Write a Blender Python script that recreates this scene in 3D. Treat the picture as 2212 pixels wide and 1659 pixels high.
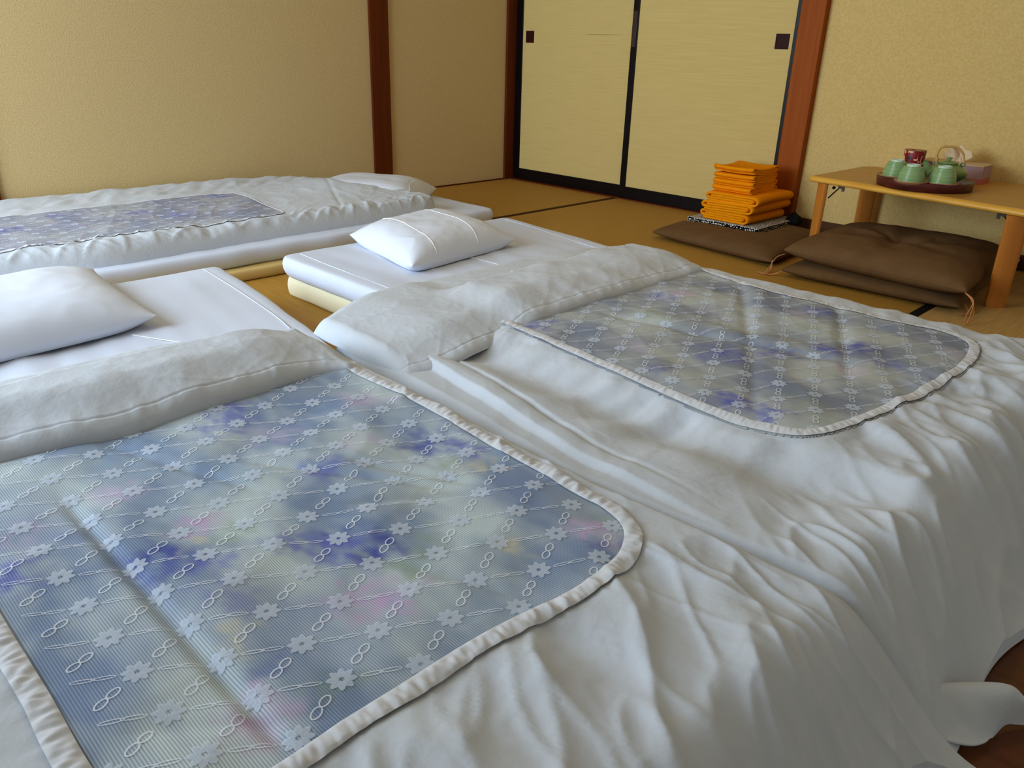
import bpy, math, random
import numpy as np
from mathutils import Matrix, Vector
random.seed(7); rng = np.random.default_rng(7)
PI = math.pi
SC = bpy.context.scene
for o in list(bpy.data.objects): bpy.data.objects.remove(o)

# ------------------------------------------------------------------ camera
cam_d = bpy.data.cameras.new('camera'); cam = bpy.data.objects.new('camera', cam_d)
SC.collection.objects.link(cam); SC.camera = cam
R_ = (0.7110, 0.7026, 0.0278); D_ = (0.2957, -0.2631, -0.9183); F_ = (-0.6380, 0.6611, -0.3949)
right = Vector(R_).normalized(); fwd = Vector(F_).normalized()
up = right.cross(fwd).normalized(); right = fwd.cross(up).normalized()
mw = Matrix(((right.x, up.x, -fwd.x, 3.7266), (right.y, up.y, -fwd.y, -3.7632), (right.z, up.z, -fwd.z, 0.8), (0, 0, 0, 1)))
cam.matrix_world = mw
cam_d.sensor_width = 36; cam_d.lens = 27.604; cam_d.clip_start = 0.02

# ------------------------------------------------------------------ light
w = bpy.data.worlds.new('world'); SC.world = w; w.use_nodes = True
bg = w.node_tree.nodes['Background']; bg.inputs[0].default_value = (0.55, 0.75, 1.0, 1); bg.inputs[1].default_value = 0.6
def area(name, loc, rot, sx, sy, energy, col):
    l = bpy.data.lights.new(name, 'AREA'); l.shape = 'RECTANGLE'; l.size = sx; l.size_y = sy
    l.energy = energy; l.color = col
    o = bpy.data.objects.new(name, l); o.location = loc; o.rotation_euler = rot; SC.collection.objects.link(o); return o
# daylight entering through the big window opening of the near wall
area('window_daylight', (0.95, -4.93, 1.22), (math.radians(83), 0, math.radians(2)), 1.7, 1.5, 97, (0.665, 0.825, 1.0))
# added warm fill light under the ceiling, no lamp known there
area('warm_fill_light', (2.3, -1.9, 2.22), (0, 0, 0), 0.5, 0.5, 4, (1.0, 0.84, 0.62))
SC.view_settings.view_transform = 'Standard'; SC.view_settings.look = 'None'
SC.view_settings.gamma = 1.0; SC.view_settings.exposure = 0.36
try: SC.view_settings.use_curve_mapping = False
except Exception: pass

# ------------------------------------------------------------------ helpers
COL = SC.collection
ORG = {}                                     # world origin of things, so parts can be given in world coordinates
def lin(c):
    def f(v):
        v /= 255.0
        return v/12.92 if v <= 0.04045 else ((v+0.055)/1.055)**2.4
    return tuple(f(v) for v in c)
def mesh_of(name, V, F, mat=None, smooth=True, col=None):
    me = bpy.data.meshes.new(name)
    V = np.asarray(V, dtype=np.float64)
    me.from_pydata(V.tolist(), [], F.tolist() if isinstance(F, np.ndarray) else F)
    if smooth: me.polygons.foreach_set('use_smooth', [True]*len(me.polygons))
    if mat: me.materials.append(mat)
    if col is not None:
        a = me.color_attributes.new('print', 'FLOAT_COLOR', 'POINT')
        c = np.ones((len(V), 4)); c[:, :3] = col; a.data.foreach_set('color', c.ravel())
    me.update(); return me
def tag(o, label=None, cat=None, group=None, kind=None):
    if label: o['label'] = label
    if cat: o['category'] = cat
    if group: o['group'] = group
    if kind: o['kind'] = kind
    return o
def thing(name, loc, label, cat, group=None):
    o = bpy.data.objects.new(name, None); o.empty_display_size = 0.05; o.location = loc
    COL.objects.link(o); ORG[o.name] = np.array(loc, float); return tag(o, label, cat, group)
def part(name, V, F, mat, parent=None, smooth=True, col=None, local=False, label=None, kind=None):
    V = np.asarray(V, dtype=np.float64).reshape(-1, 3)
    org = np.zeros(3)
    if parent is not None: org = ORG[parent.name]
    if not local: V = V - org
    o = bpy.data.objects.new(name, mesh_of(name, V, F, mat, smooth, col)); COL.objects.link(o)
    ORG[o.name] = org.copy()
    if parent is not None: o.parent = parent
    return tag(o, label=label, kind=kind)
def dup(root, loc, rotz=0, label=None, group=None):
    r = root.copy(); COL.objects.link(r); r.location = loc; r.rotation_euler = (0, 0, rotz)
    if label: r['label'] = label
    if group: r['group'] = group
    for ch in list(root.children):
        c = ch.copy(); COL.objects.link(c); c.parent = r
        for g in ch.children:
            d = g.copy(); COL.objects.link(d); d.parent = c
    return r
def sharp(o, ang=40):
    me = o.data; me.polygons.foreach_set('use_smooth', [True]*len(me.polygons))
    try: me.set_sharp_from_angle(angle=math.radians(ang))
    except Exception: pass
    return o
def bevel(o, wd, seg=2):
    m = o.modifiers.new('bevel', 'BEVEL'); m.width = wd; m.segments = seg; m.limit_method = 'ANGLE'
    return sharp(o, 50)
class MB:
    def __init__(s): s.V = []; s.F = []
    def add(s, V, F):
        n = len(s.V); s.V += [tuple(v) for v in V]; s.F += [tuple(i+n for i in f) for f in F]; return s
    def box(s, a, b):
        (x0, y0, z0), (x1, y1, z1) = a, b
        return s.add([(x0,y0,z0),(x1,y0,z0),(x1,y1,z0),(x0,y1,z0),(x0,y0,z1),(x1,y0,z1),(x1,y1,z1),(x0,y1,z1)],
                     [(3,2,1,0),(4,5,6,7),(0,1,5,4),(1,2,6,5),(2,3,7,6),(3,0,4,7)])
def boxpart(name, a, b, mat, parent=None, bev=0.002, **k):
    m = MB().box(a, b); o = part(name, m.V, m.F, mat, parent, smooth=False, **k)
    if bev: bevel(o, bev)
    return o
def prism(poly, z0, z1):
    n = len(poly); V = [(p[0], p[1], z0) for p in poly]+[(p[0], p[1], z1) for p in poly]
    F = [tuple(range(n-1, -1, -1)), tuple(range(n, 2*n))]+[(i, (i+1) % n, n+(i+1) % n, n+i) for i in range(n)]
    return V, F
def lathe(prof, n=40, c=(0, 0, 0)):
    V = []; F = []
    for r, z in prof:
        for k in range(n):
            a = 2*PI*k/n; V.append((c[0]+r*math.cos(a), c[1]+r*math.sin(a), c[2]+z))
    m = len(prof)
    for i in range(m-1):
        for k in range(n):
            F.append((i*n+k, i*n+(k+1) % n, (i+1)*n+(k+1) % n, (i+1)*n+k))
    return V, F
def tube(P, r, n=8, closed=False, caps=True):
    P = np.asarray(P, float); m = len(P)
    rr = np.full(m, r) if np.isscalar(r) else np.asarray(r, float)
    if closed: T = np.roll(P, -1, 0)-np.roll(P, 1, 0)
    else: T = np.gradient(P, axis=0)
    T /= np.linalg.norm(T, axis=1)[:, None]+1e-12
    ref = np.array([0, 0, 1.0]) if abs(T[0][2]) < 0.9 else np.array([1.0, 0, 0])
    V = []; N = np.cross(T[0], ref); N /= np.linalg.norm(N)
    for i in range(m):
        N = N-T[i]*N.dot(T[i]); N /= np.linalg.norm(N)+1e-12; B = np.cross(T[i], N)
        for k in range(n):
            a = 2*PI*k/n; V.append(P[i]+rr[i]*(math.cos(a)*N+math.sin(a)*B))
    F = []
    for i in range(m if closed else m-1):
        j = (i+1) % m
        for k in range(n): F.append((i*n+k, i*n+(k+1) % n, j*n+(k+1) % n, j*n+k))
    if caps and not closed: F += [tuple(range(n-1, -1, -1)), tuple((m-1)*n+k for k in range(n))]
    return V, F
def spline(P, n=60):
    P = np.asarray(P, float); m = len(P); out = []
    Q = np.vstack([2*P[0]-P[1], P, 2*P[-1]-P[-2]])
    for i in range(m-1):
        p0, p1, p2, p3 = Q[i:i+4]
        for t in np.linspace(0, 1, max(2, n//(m-1)), endpoint=False):
            out.append(0.5*((2*p1)+(-p0+p2)*t+(2*p0-5*p1+4*p2-p3)*t*t+(-p0+3*p1-3*p2+p3)*t**3))
    out.append(P[-1]); return np.array(out)
def gridfaces(nu, nv):
    i = np.arange(nu-1)[:, None]*nv; j = np.arange(nv-1)[None, :]
    a = (i+j).ravel(); return np.stack([a, a+nv, a+nv+1, a+1], 1)
# 2-D gradient noise
_perm = rng.permutation(256); _perm = np.concatenate([_perm, _perm]); _g = rng.uniform(0, 2*PI, 256)
def perlin(x, y, seed=0):
    x = np.asarray(x, float)+seed*17.13; y = np.asarray(y, float)+seed*9.71
    xi = np.floor(x).astype(int); yi = np.floor(y).astype(int); xf = x-xi; yf = y-yi
    u = xf*xf*xf*(xf*(xf*6-15)+10); v = yf*yf*yf*(yf*(yf*6-15)+10)
    def gr(ix, iy, fx, fy):
        a = _g[_perm[(_perm[ix & 255]+iy) & 255]]; return np.cos(a)*fx+np.sin(a)*fy
    n00 = gr(xi, yi, xf, yf); n10 = gr(xi+1, yi, xf-1, yf); n01 = gr(xi, yi+1, xf, yf-1); n11 = gr(xi+1, yi+1, xf-1, yf-1)
    return ((n00*(1-u)+n10*u)*(1-v)+(n01*(1-u)+n11*u)*v)*1.5
def fbm(x, y, o=3, seed=0):
    s = 0; a = 1
    for k in range(o): s = s+a*perlin(x*2**k, y*2**k, seed+k*3); a *= 0.5
    return s
def ridge(x, y, seed=0, p=2.0): return (1-np.clip(np.abs(perlin(x, y, seed))*2.2, 0, 1))**p
def sst(a, b, x):
    t = np.clip((x-a)/(b-a), 0, 1); return t*t*(3-2*t)
def rot(x, y, deg):
    a = math.radians(deg); return x*math.cos(a)+y*math.sin(a), -x*math.sin(a)+y*math.cos(a)

# ------------------------------------------------------------------ materials
def mat(name, col, rough=0.7, spec=0.3, bump=None, var=None, attr=None, metal=0.0, sheen=0.0, alpha=None, coat=0.0, trans=0.0):
    """bump=(scale xyz, strength, distance)  var=(scale xyz, amount, second colour)"""
    m = bpy.data.materials.new(name); m.use_nodes = True; nt = m.node_tree; N = nt.nodes; L = nt.links
    b = N['Principled BSDF']; c = lin(col)
    b.inputs['Base Color'].default_value = (*c, 1); b.inputs['Roughness'].default_value = rough
    b.inputs['Specular IOR Level'].default_value = spec; b.inputs['Metallic'].default_value = metal
    b.inputs['Sheen Weight'].default_value = sheen; b.inputs['Coat Weight'].default_value = coat
    if alpha is not None: b.inputs['Alpha'].default_value = alpha
    tc = N.new('ShaderNodeTexCoord')
    def noise(sc, detail=4):
        mp = N.new('ShaderNodeMapping'); mp.inputs['Scale'].default_value = sc; L.new(tc.outputs['Object'], mp.inputs[0])
        n = N.new('ShaderNodeTexNoise'); n.inputs['Scale'].default_value = 1; n.inputs['Detail'].default_value = detail
        L.new(mp.outputs[0], n.inputs['Vector']); return n
    if var:
        n = noise(var[0]); r = N.new('ShaderNodeMapRange'); r.inputs[1].default_value = 0.35; r.inputs[2].default_value = 0.65
        r.inputs[3].default_value = 0; r.inputs[4].default_value = var[1]; L.new(n.outputs[0], r.inputs[0])
        mx = N.new('ShaderNodeMix'); mx.data_type = 'RGBA'; L.new(r.outputs[0], mx.inputs['Factor'])
        mx.inputs['A'].default_value = (*c, 1); mx.inputs['B'].default_value = (*lin(var[2]), 1)
        L.new(mx.outputs['Result'], b.inputs['Base Color'])
    if bump:
        n = noise(bump[0], 3); bp = N.new('ShaderNodeBump'); bp.inputs['Strength'].default_value = bump[1]
        bp.inputs['Distance'].default_value = bump[2]; L.new(n.outputs[0], bp.inputs['Height']); L.new(bp.outputs[0], b.inputs['Normal'])
    m['_'] = 1
    return m
def stripes(m, axis, period, amt, bumpd=0.0, sharpness=1.0):
    """multiply the base colour by fine parallel stripes across an axis of object space"""
    nt = m.node_tree; N = nt.nodes; L = nt.links; b = N['Principled BSDF']
    tc = N.new('ShaderNodeTexCoord'); sp = N.new('ShaderNodeSeparateXYZ'); L.new(tc.outputs['Object'], sp.inputs[0])
    mu = N.new('ShaderNodeMath'); mu.operation = 'MULTIPLY'; mu.inputs[1].default_value = 2*PI/period; L.new(sp.outputs[axis], mu.inputs[0])
    si = N.new('ShaderNodeMath'); si.operation = 'SINE'; L.new(mu.outputs[0], si.inputs[0])
    mr = N.new('ShaderNodeMapRange'); mr.inputs[1].default_value = -1; mr.inputs[2].default_value = 1
    mr.inputs[3].default_value = 1-amt; mr.inputs[4].default_value = 1+amt*0.4; L.new(si.outputs[0], mr.inputs[0])
    mx = N.new('ShaderNodeMix'); mx.data_type = 'RGBA'; mx.blend_type = 'MULTIPLY'; mx.inputs['Factor'].default_value = 1
    bc = b.inputs['Base Color']
    if bc.links: L.new(bc.links[0].from_socket, mx.inputs['A'])
    else: mx.inputs['A'].default_value = bc.default_value
    cb = N.new('ShaderNodeCombineColor')
    for i in range(3): L.new(mr.outputs[0], cb.inputs[i])
    L.new(cb.outputs[0], mx.inputs['B']); L.new(mx.outputs['Result'], bc)
    if bumpd:
        bp = N.new('ShaderNodeBump'); bp.inputs['Strength'].default_value = 1; bp.inputs['Distance'].default_value = bumpd
        L.new(si.outputs[0], bp.inputs['Height'])
        if b.inputs['Normal'].links: L.new(b.inputs['Normal'].links[0].from_socket, bp.inputs['Normal'])
        L.new(bp.outputs[0], b.inputs['Normal'])
    return m

M = {}
M['wall_l'] = mat('wallpaper_left', (212, 182, 130), 0.9, 0.1, bump=((200, 200, 200), 0.7, 0.0016), var=((170, 170, 170), 0.65, (184, 158, 102)))
M['wall_b'] = mat('wallpaper_back', (224, 192, 124), 0.9, 0.1, bump=((150, 150, 150), 0.7, 0.0025), var=((120, 120, 120), 0.5, (202, 166, 94)))
M['ceil'] = mat('ceiling_boards', (206, 190, 164), 0.8, 0.1, var=((3, 40, 3), 0.5, (190, 172, 144)))
M['plain'] = mat('unseen_wall_white', (226, 226, 222), 0.9, 0.1)  # off-white for walls out of view, picked to make the bounce less warm
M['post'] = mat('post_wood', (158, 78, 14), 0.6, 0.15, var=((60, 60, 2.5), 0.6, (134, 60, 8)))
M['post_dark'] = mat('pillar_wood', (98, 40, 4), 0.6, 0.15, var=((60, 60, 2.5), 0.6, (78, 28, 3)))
M['lacquer'] = mat('black_lacquer', (12, 6, 7), 0.35, 0.22)
M['fusuma'] = mat('fusuma_paper', (216, 188, 120), 0.85, 0.1, bump=((4, 300, 300), 0.3, 0.0006), var=((5, 220, 260), 0.4, (194, 166, 96)))
M['pull'] = mat('pull_metal', (50, 18, 14), 0.5, 0.1)
M['tatami_a'] = stripes(mat('tatami_amber', (184, 138, 58), 0.6, 0.25, var=((8, 90, 1), 0.5, (168, 120, 44))), 0, 0.0065, 0.10, 0.0004)
M['tatami_b'] = stripes(mat('tatami_straw', (206, 164, 98), 0.6, 0.25, var=((90, 8, 1), 0.5, (178, 136, 72))), 1, 0.0085, 0.16, 0.0006)
M['heri_br'] = mat('brown_border_cloth', (74, 44, 20), 0.85, 0.1, bump=((900, 900, 1), 0.3, 0.0004))
M['heri_bk'] = mat('black_border_cloth', (26, 22, 18), 0.85, 0.1, bump=((900, 900, 1), 0.3, 0.0004))
M['board'] = mat('dark_floor_board', (104, 52, 20), 0.4, 0.4, var=((3, 60, 1), 0.7, (70, 30, 10)))
M['cotton'] = mat('white_cotton', (203, 207, 212), 0.8, 0.15, bump=((70, 70, 70), 0.45, 0.0022), var=((14, 14, 14), 0.2, (192, 197, 204)))
M['sheet'] = mat('sheet_cotton', (212, 217, 230), 0.75, 0.2, bump=((900, 900, 900), 0.12, 0.0003))
M['pillow'] = mat('pillow_cotton', (222, 226, 236), 0.7, 0.25, bump=((900, 900, 900), 0.12, 0.0003))
M['trim'] = mat('gathered_trim', (212, 212, 214), 0.75, 0.2, bump=((600, 600, 600), 0.2, 0.0004))
M['thread'] = mat('white_thread', (246, 244, 240), 0.7, 0.2)
M['cream'] = mat('cream_mattress', (236, 226, 190), 0.85, 0.1, bump=((500, 500, 500), 0.2, 0.0004))
M['tan'] = mat('cream_mattress_shaded', (214, 184, 118), 0.85, 0.1, bump=((500, 500, 500), 0.2, 0.0004))  # cream pad again, darker and yellower: its shade is put into the colour
M['lace'] = mat('lace_thread', (246, 250, 255), 0.8, 0.1, alpha=0.7)
M['petal'] = mat('lace_petal', (222, 232, 246), 0.8, 0.1, alpha=0.55)
M['zab'] = mat('brown_cushion_cloth', (110, 80, 48), 0.85, 0.15, bump=((500, 500, 500), 0.35, 0.0006), var=((18, 18, 18), 0.4, (92, 64, 36)))
M['tassel'] = mat('tassel_thread', (214, 140, 84), 0.8, 0.1)
M['zthread'] = mat('brown_thread', (170, 130, 96), 0.8, 0.1)
M['towel'] = mat('orange_towel', (252, 154, 12), 0.95, 0.05, bump=((420, 420, 420), 0.9, 0.002), var=((40, 40, 40), 0.4, (246, 134, 6)))
M['wood'] = mat('table_top_wood', (196, 144, 64), 0.35, 0.35, var=((2, 50, 2), 0.6, (176, 122, 48)))
M['wood2'] = mat('table_edge_wood', (230, 172, 66), 0.3, 0.4, var=((3, 40, 10), 0.5, (206, 140, 50)))
M['leg'] = mat('table_leg_wood', (196, 122, 46), 0.35, 0.4, var=((40, 40, 3), 0.5, (176, 102, 34)))
M['metal'] = mat('bracket_metal', (60, 52, 44), 0.35, 0.5, metal=0.7)
M['tray'] = mat('tray_wood', (84, 30, 24), 0.35, 0.4, var=((20, 20, 60), 0.5, (60, 18, 16)))
M['trayin'] = mat('tray_inside', (20, 10, 12), 0.25, 0.5)
M['celadon'] = mat('celadon_glaze', (124, 158, 100), 0.22, 0.5, var=((3, 3, 110), 0.6, (158, 184, 130)), coat=0.3)
M['celadon_d'] = mat('celadon_glaze_pot', (108, 136, 78), 0.28, 0.5, var=((3, 3, 70), 0.5, (124, 150, 92)), coat=0.2)
M['foot'] = mat('pale_glaze', (196, 214, 188), 0.3, 0.5)
M['saucer'] = mat('saucer_wood', (188, 138, 98), 0.5, 0.3)
M['cane'] = mat('cane_handle', (214, 168, 92), 0.45, 0.3, var=((60, 60, 60), 0.5, (186, 134, 62)))
M['boxlid'] = mat('tissue_box_top', (214, 186, 150), 0.7, 0.2)
M['boxmauve'] = mat('tissue_box_side', (178, 146, 150), 0.7, 0.2)
M['boxpink'] = mat('tissue_box_band', (196, 108, 96), 0.7, 0.2)
M['tissue'] = mat('tissue_paper', (222, 196, 156), 0.9, 0.1)
M['lid'] = mat('canister_lid', (146, 100, 60), 0.35, 0.5)
M['black'] = mat('black_cloth', (16, 14, 16), 0.8, 0.2)
M['base'] = mat('base_strip_brown', (84, 50, 22), 0.7, 0.2)

# material that shows the woven print held in the mesh's colour attribute, with the fine cords of the net over it
def print_mat():
    m = mat('printed_net', (170, 176, 186), 0.8, 0.15); nt = m.node_tree; N = nt.nodes; L = nt.links
    b = N['Principled BSDF']; a = N.new('ShaderNodeAttribute'); a.attribute_name = 'print'
    L.new(a.outputs['Color'], b.inputs['Base Color'])
    stripes(m, 1, 0.0031, 0.36, 0.0)
    return m
M['print'] = print_mat()
def yukata_mat():
    m = mat('dotted_yukata', (16, 16, 22), 0.85, 0.1); nt = m.node_tree; N = nt.nodes; L = nt.links; b = N['Principled BSDF']
    tc = N.new('ShaderNodeTexCoord'); v = N.new('ShaderNodeTexVoronoi'); v.inputs['Scale'].default_value = 112; v.inputs['Randomness'].default_value = 0.4
    L.new(tc.outputs['Object'], v.inputs['Vector'])
    lt = N.new('ShaderNodeMath'); lt.operation = 'LESS_THAN'; lt.inputs[1].default_value = 0.41; L.new(v.outputs['Distance'], lt.inputs[0])
    mx = N.new('ShaderNodeMix'); mx.data_type = 'RGBA'; L.new(lt.outputs[0], mx.inputs['Factor'])
    mx.inputs['A'].default_value = (*lin((16, 16, 22)), 1); mx.inputs['B'].default_value = (*lin((236, 228, 214)), 1)
    L.new(mx.outputs['Result'], b.inputs['Base Color']); return m
M['yukata'] = yukata_mat()
def canister_mat():
    m = mat('floral_paper', (150, 20, 22), 0.45, 0.4); nt = m.node_tree; N = nt.nodes; L = nt.links; b = N['Principled BSDF']
    tc = N.new('ShaderNodeTexCoord'); n = N.new('ShaderNodeTexNoise'); n.inputs['Scale'].default_value = 34; n.inputs['Detail'].default_value = 2
    n.inputs['Distortion'].default_value = 1.2; L.new(tc.outputs['Object'], n.inputs['Vector'])
    r = N.new('ShaderNodeValToRGB'); L.new(n.outputs[0], r.inputs[0]); e = r.color_ramp; e.interpolation = 'CONSTANT'
    cs = [(0, (40, 22, 26)), (0.36, (124, 14, 20)), (0.50, (172, 40, 30)), (0.56, (244, 200, 150)), (0.66, (232, 158, 110)), (0.72, (112, 96, 40))]
    while len(e.elements) < len(cs): e.elements.new(0.9)
    for k, (p, c) in enumerate(cs): e.elements[k].position = p; e.elements[k].color = (*lin(c), 1)
    L.new(r.outputs[0], b.inputs['Base Color']); return m
M['floral'] = canister_mat()

# ------------------------------------------------------------------ the room
def struct(name, parts=None):
    o = bpy.data.objects.new(name, None); COL.objects.link(o); ORG[o.name] = np.zeros(3); o['kind'] = 'structure'; return o
def sbox(name, a, b, m, bev=0.0):
    o = boxpart(name, a, b, m, None, bev); o['kind'] = 'structure'; return o
XR, YF = 4.6, -4.8
fl = sbox('floor', (-0.2, YF-0.1, -0.14), (XR+0.1, 0.35, -0.031), M['board'])
# tatami mats: (x0,x1,y0,y1, material, long borders on which sides, border cloth)
mats = [(0.012, 0.905, -1.90, 0.0, 'a', 'R', 'heri_br'), (0.907, 2.908, -1.25, 0.0, 'a', '', 'heri_br'),
        (2.910, 3.70, -1.90, 0.0, 'b', 'L', 'heri_bk'), (0.907, 2.908, -2.26, -1.252, 'a', 'N', 'heri_br'),
        (0.907, 2.908, -3.27, -2.262, 'a', 'F', 'heri_br'), (0.012, 0.905, -3.81, -1.902, 'a', 'R', 'heri_br'),
        (2.910, 3.60, -3.81, -1.902, 'b', 'L', 'heri_bk'), (0.907, 2.908, -4.3, -3.272, 'a', 'F', 'heri_br'),
        (0.012, 0.905, -4.75, -3.812, 'a', 'R', 'heri_br')]
for x0, x1, y0, y1, k, sd, hb in mats:
    t = boxpart('tatami_mat', (x0, y0, -0.03), (x1, y1, 0.0), M['tatami_'+k], fl, 0.0015)
    w_ = 0.032
    for s in sd:
        a, b = {'R': ((x1-w_, y0, 0), (x1+0.0005, y1, 0.0012)), 'L': ((x0-0.0005, y0, 0), (x0+w_, y1, 0.0012)),
                'F': ((x0, y0, 0), (x1, y0+w_, 0.0012)), 'N': ((x0, y1-w_, 0), (x1, y1, 0.0012))}[s]
        boxpart('cloth_border', a, b, M[hb], t, 0)
for i in range(10):
    boxpart('floor_board', (3.603+i*0.1, YF+0.02, -0.03), (3.701+i*0.1, 0.0 if i else -1.903, -0.001), M['board'], fl, 0.0015)
sbox('wall_left', (-0.15, YF-0.1, -0.03), (0.0, 0.3, 2.45), M['wall_l'])
sbox('wall_right', (XR, YF-0.1, -0.03), (XR+0.15, 0.3, 2.45), M['plain'])
wb = sbox('wall_back', (1.985, 0.03, -0.03), (XR, 0.2, 2.45), M['wall_b'])
boxpart('upper_wall', (0.0, 0.03, 1.8), (1.985, 0.2, 2.45), M['wall_b'], wb, 0)
boxpart('closet_back', (0.0, 0.12, -0.03), (1.985, 0.2, 1.8), M['wall_b'], wb, 0)
sbox('ceiling', (-0.15, YF-0.1, 2.4), (XR+0.15, 0.3, 2.5), M['ceil'])
wf = sbox('wall_front', (-0.15, YF-0.1, -0.03), (XR+0.15, YF, 0.42), M['plain'])
boxpart('wall_over_window', (-0.15, YF-0.1, 2.05), (XR+0.15, YF, 2.45), M['plain'], wf, 0)
boxpart('wall_beside_window', (2.7, YF-0.1, 0.42), (XR+0.15, YF, 2.05), M['plain'], wf, 0)
boxpart('wall_beside_window', (-0.15, YF-0.1, 0.42), (0.08, YF, 2.05), M['plain'], wf, 0)
wn = struct('window_1')
for a, b in (((0.08, YF-0.06, 0.42), (2.7, YF+0.01, 0.46)), ((0.08, YF-0.06, 2.01), (2.7, YF+0.01, 2.05)), ((0.08, YF-0.06, 0.46), (0.12, YF+0.01, 2.01)),
             ((2.66, YF-0.06, 0.46), (2.7, YF+0.01, 2.01)), ((1.37, YF-0.05, 0.46), (1.41, YF, 2.01))):
    boxpart('window_frame', a, b, M['post'], wn, 0.003)
# posts, sill and strips
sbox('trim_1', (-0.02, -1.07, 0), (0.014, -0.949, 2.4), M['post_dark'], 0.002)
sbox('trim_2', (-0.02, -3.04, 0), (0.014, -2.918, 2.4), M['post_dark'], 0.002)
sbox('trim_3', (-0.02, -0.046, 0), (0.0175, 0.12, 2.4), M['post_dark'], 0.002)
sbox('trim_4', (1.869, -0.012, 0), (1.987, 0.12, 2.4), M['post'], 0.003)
sbox('trim_5', (0.0175, -0.006, -0.03), (1.869, 0.12, 0.006), M['post_dark'], 0.001)       # sill under the sliding doors
sbox('trim_6', (0.0175, -0.006, 1.76), (1.869, 0.12, 1.86), M['post'], 0.002)
sbox('baseboard_left', (0.0, -4.75, 0.0), (0.011, -0.046, 0.007), M['post_dark'], 0)
sbox('base_strip_back', (1.987, 0.018, 0.0), (XR, 0.03, 0.062), M['base'], 0.002)  # dark brown strip along the foot of the back wall

def door(name, x0, x1, y0, lw, rw, px, handle_w):
    d = struct(name); z0, z1 = 0.007, 1.765; t = 0.022; rb = 0.066
    boxpart('paper_panel', (x0+lw, y0+0.006, z0+rb), (x1-rw, y0+t-0.006, z1-0.03), M['fusuma'], d, 0)
    boxpart('bottom_rail', (x0, y0, z0), (x1, y0+t, z0+rb), M['lacquer'], d, 0.0015)
    boxpart('top_rail', (x0, y0, z1-0.03), (x1, y0+t, z1), M['lacquer'], d, 0.0015)
    boxpart('stile', (x0, y0, z0+rb), (x0+lw, y0+t, z1-0.03), M['lacquer'], d, 0.0015)
    boxpart('stile', (x1-rw, y0, z0+rb), (x1, y0+t, z1-0.03), M['lacquer'], d, 0.0015)
    hx0, hx1 = px
    h = MB()                                   # recessed finger pull: dished plate with a raised rim
    za, zb = 0.823, 0.890; yy = y0+0.006; r = 0.006
    h.box((hx0, yy-0.0025, za), (hx0+r, yy+0.001, zb)).box((hx1-r, yy-0.0025, za), (hx1, yy+0.001, zb))
    h.box((hx0+r, yy-0.0025, za), (hx1-r, yy+0.001, za+r)).box((hx0+r, yy-0.0025, zb-r), (hx1-r, yy+0.001, zb))
    h.box((hx0+r, yy-0.0008, za+r), (hx1-r, yy+0.001, zb-r))
    part('finger_pull', h.V, h.F, M['pull'], d, smooth=False)
    return d
d1 = door('door_1', 0.0185, 0.945, 0.026, 0.052, 0.030, (0.096, 0.162), 0)
d2 = door('door_2', 0.913, 1.868, 0.002, 0.039, 0.023, (1.757, 1.826), 0)
tv = [(0.56, 0.0315, 0.8745), (0.60, 0.0315, 0.8760), (0.70, 0.0315, 0.8752), (0.78, 0.0315, 0.8750), (0.84, 0.0315, 0.8742),
      (0.78, 0.0315, 0.8732), (0.70, 0.0315, 0.8726), (0.62, 0.0315, 0.8742)]
part('paper_tear', tv, [tuple(range(8))], mat('torn_paper', (112, 84, 34), 0.9, 0.05), d1, smooth=False)
boxpart('worn_edge_strip', (0.918, 0.0008, 0.815), (0.944, 0.003, 0.992), mat('worn_lacquer', (58, 42, 36), 0.25, 0.6), d2, 0.0005)

# ------------------------------------------------------------------ bedding
def edges_lin(n, a=0.0, b=1.0, p=1.0):
    """parameter values crowded towards both ends"""
    t = np.linspace(0, 1, n); return a+(b-a)*(t-p*np.sin(2*PI*t)/(2*PI)*0.75)
def pad_closed(V, nu, nv, zb):
    """top grid + skirt down to zb + bottom"""
    V = V.reshape(-1, 3); F = gridfaces(nu, nv)[:, ::-1].tolist() if False else gridfaces(nu, nv).tolist()
    ring = [i*nv for i in range(nu)]+[(nu-1)*nv+j for j in range(1, nv)]+[i*nv+nv-1 for i in range(nu-2, -1, -1)]+[j for j in range(nv-2, 0, -1)]
    base = len(V); B = V[ring].copy(); B[:, 2] = zb if np.isscalar(zb) else zb(B[:, 0], B[:, 1])
    n = len(ring)
    F += [(ring[(k+1) % n], ring[k], base+k, base+(k+1) % n) for k in range(n)]
    F.append(tuple(base+k for k in range(n)))
    return np.vstack([V, B]), F
def interp(tab):
    xs = [t[0] for t in tab]; ys = [t[1] for t in tab]
    return lambda x: np.interp(x, xs, ys)
def smooth_interp(tab, w=0.045):
    f = interp(tab)
    def g(x):
        return (f(x-2*w)+f(x-w)*2+f(x)*2+f(x+w)*2+f(x+2*w))/8
    return g

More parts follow.
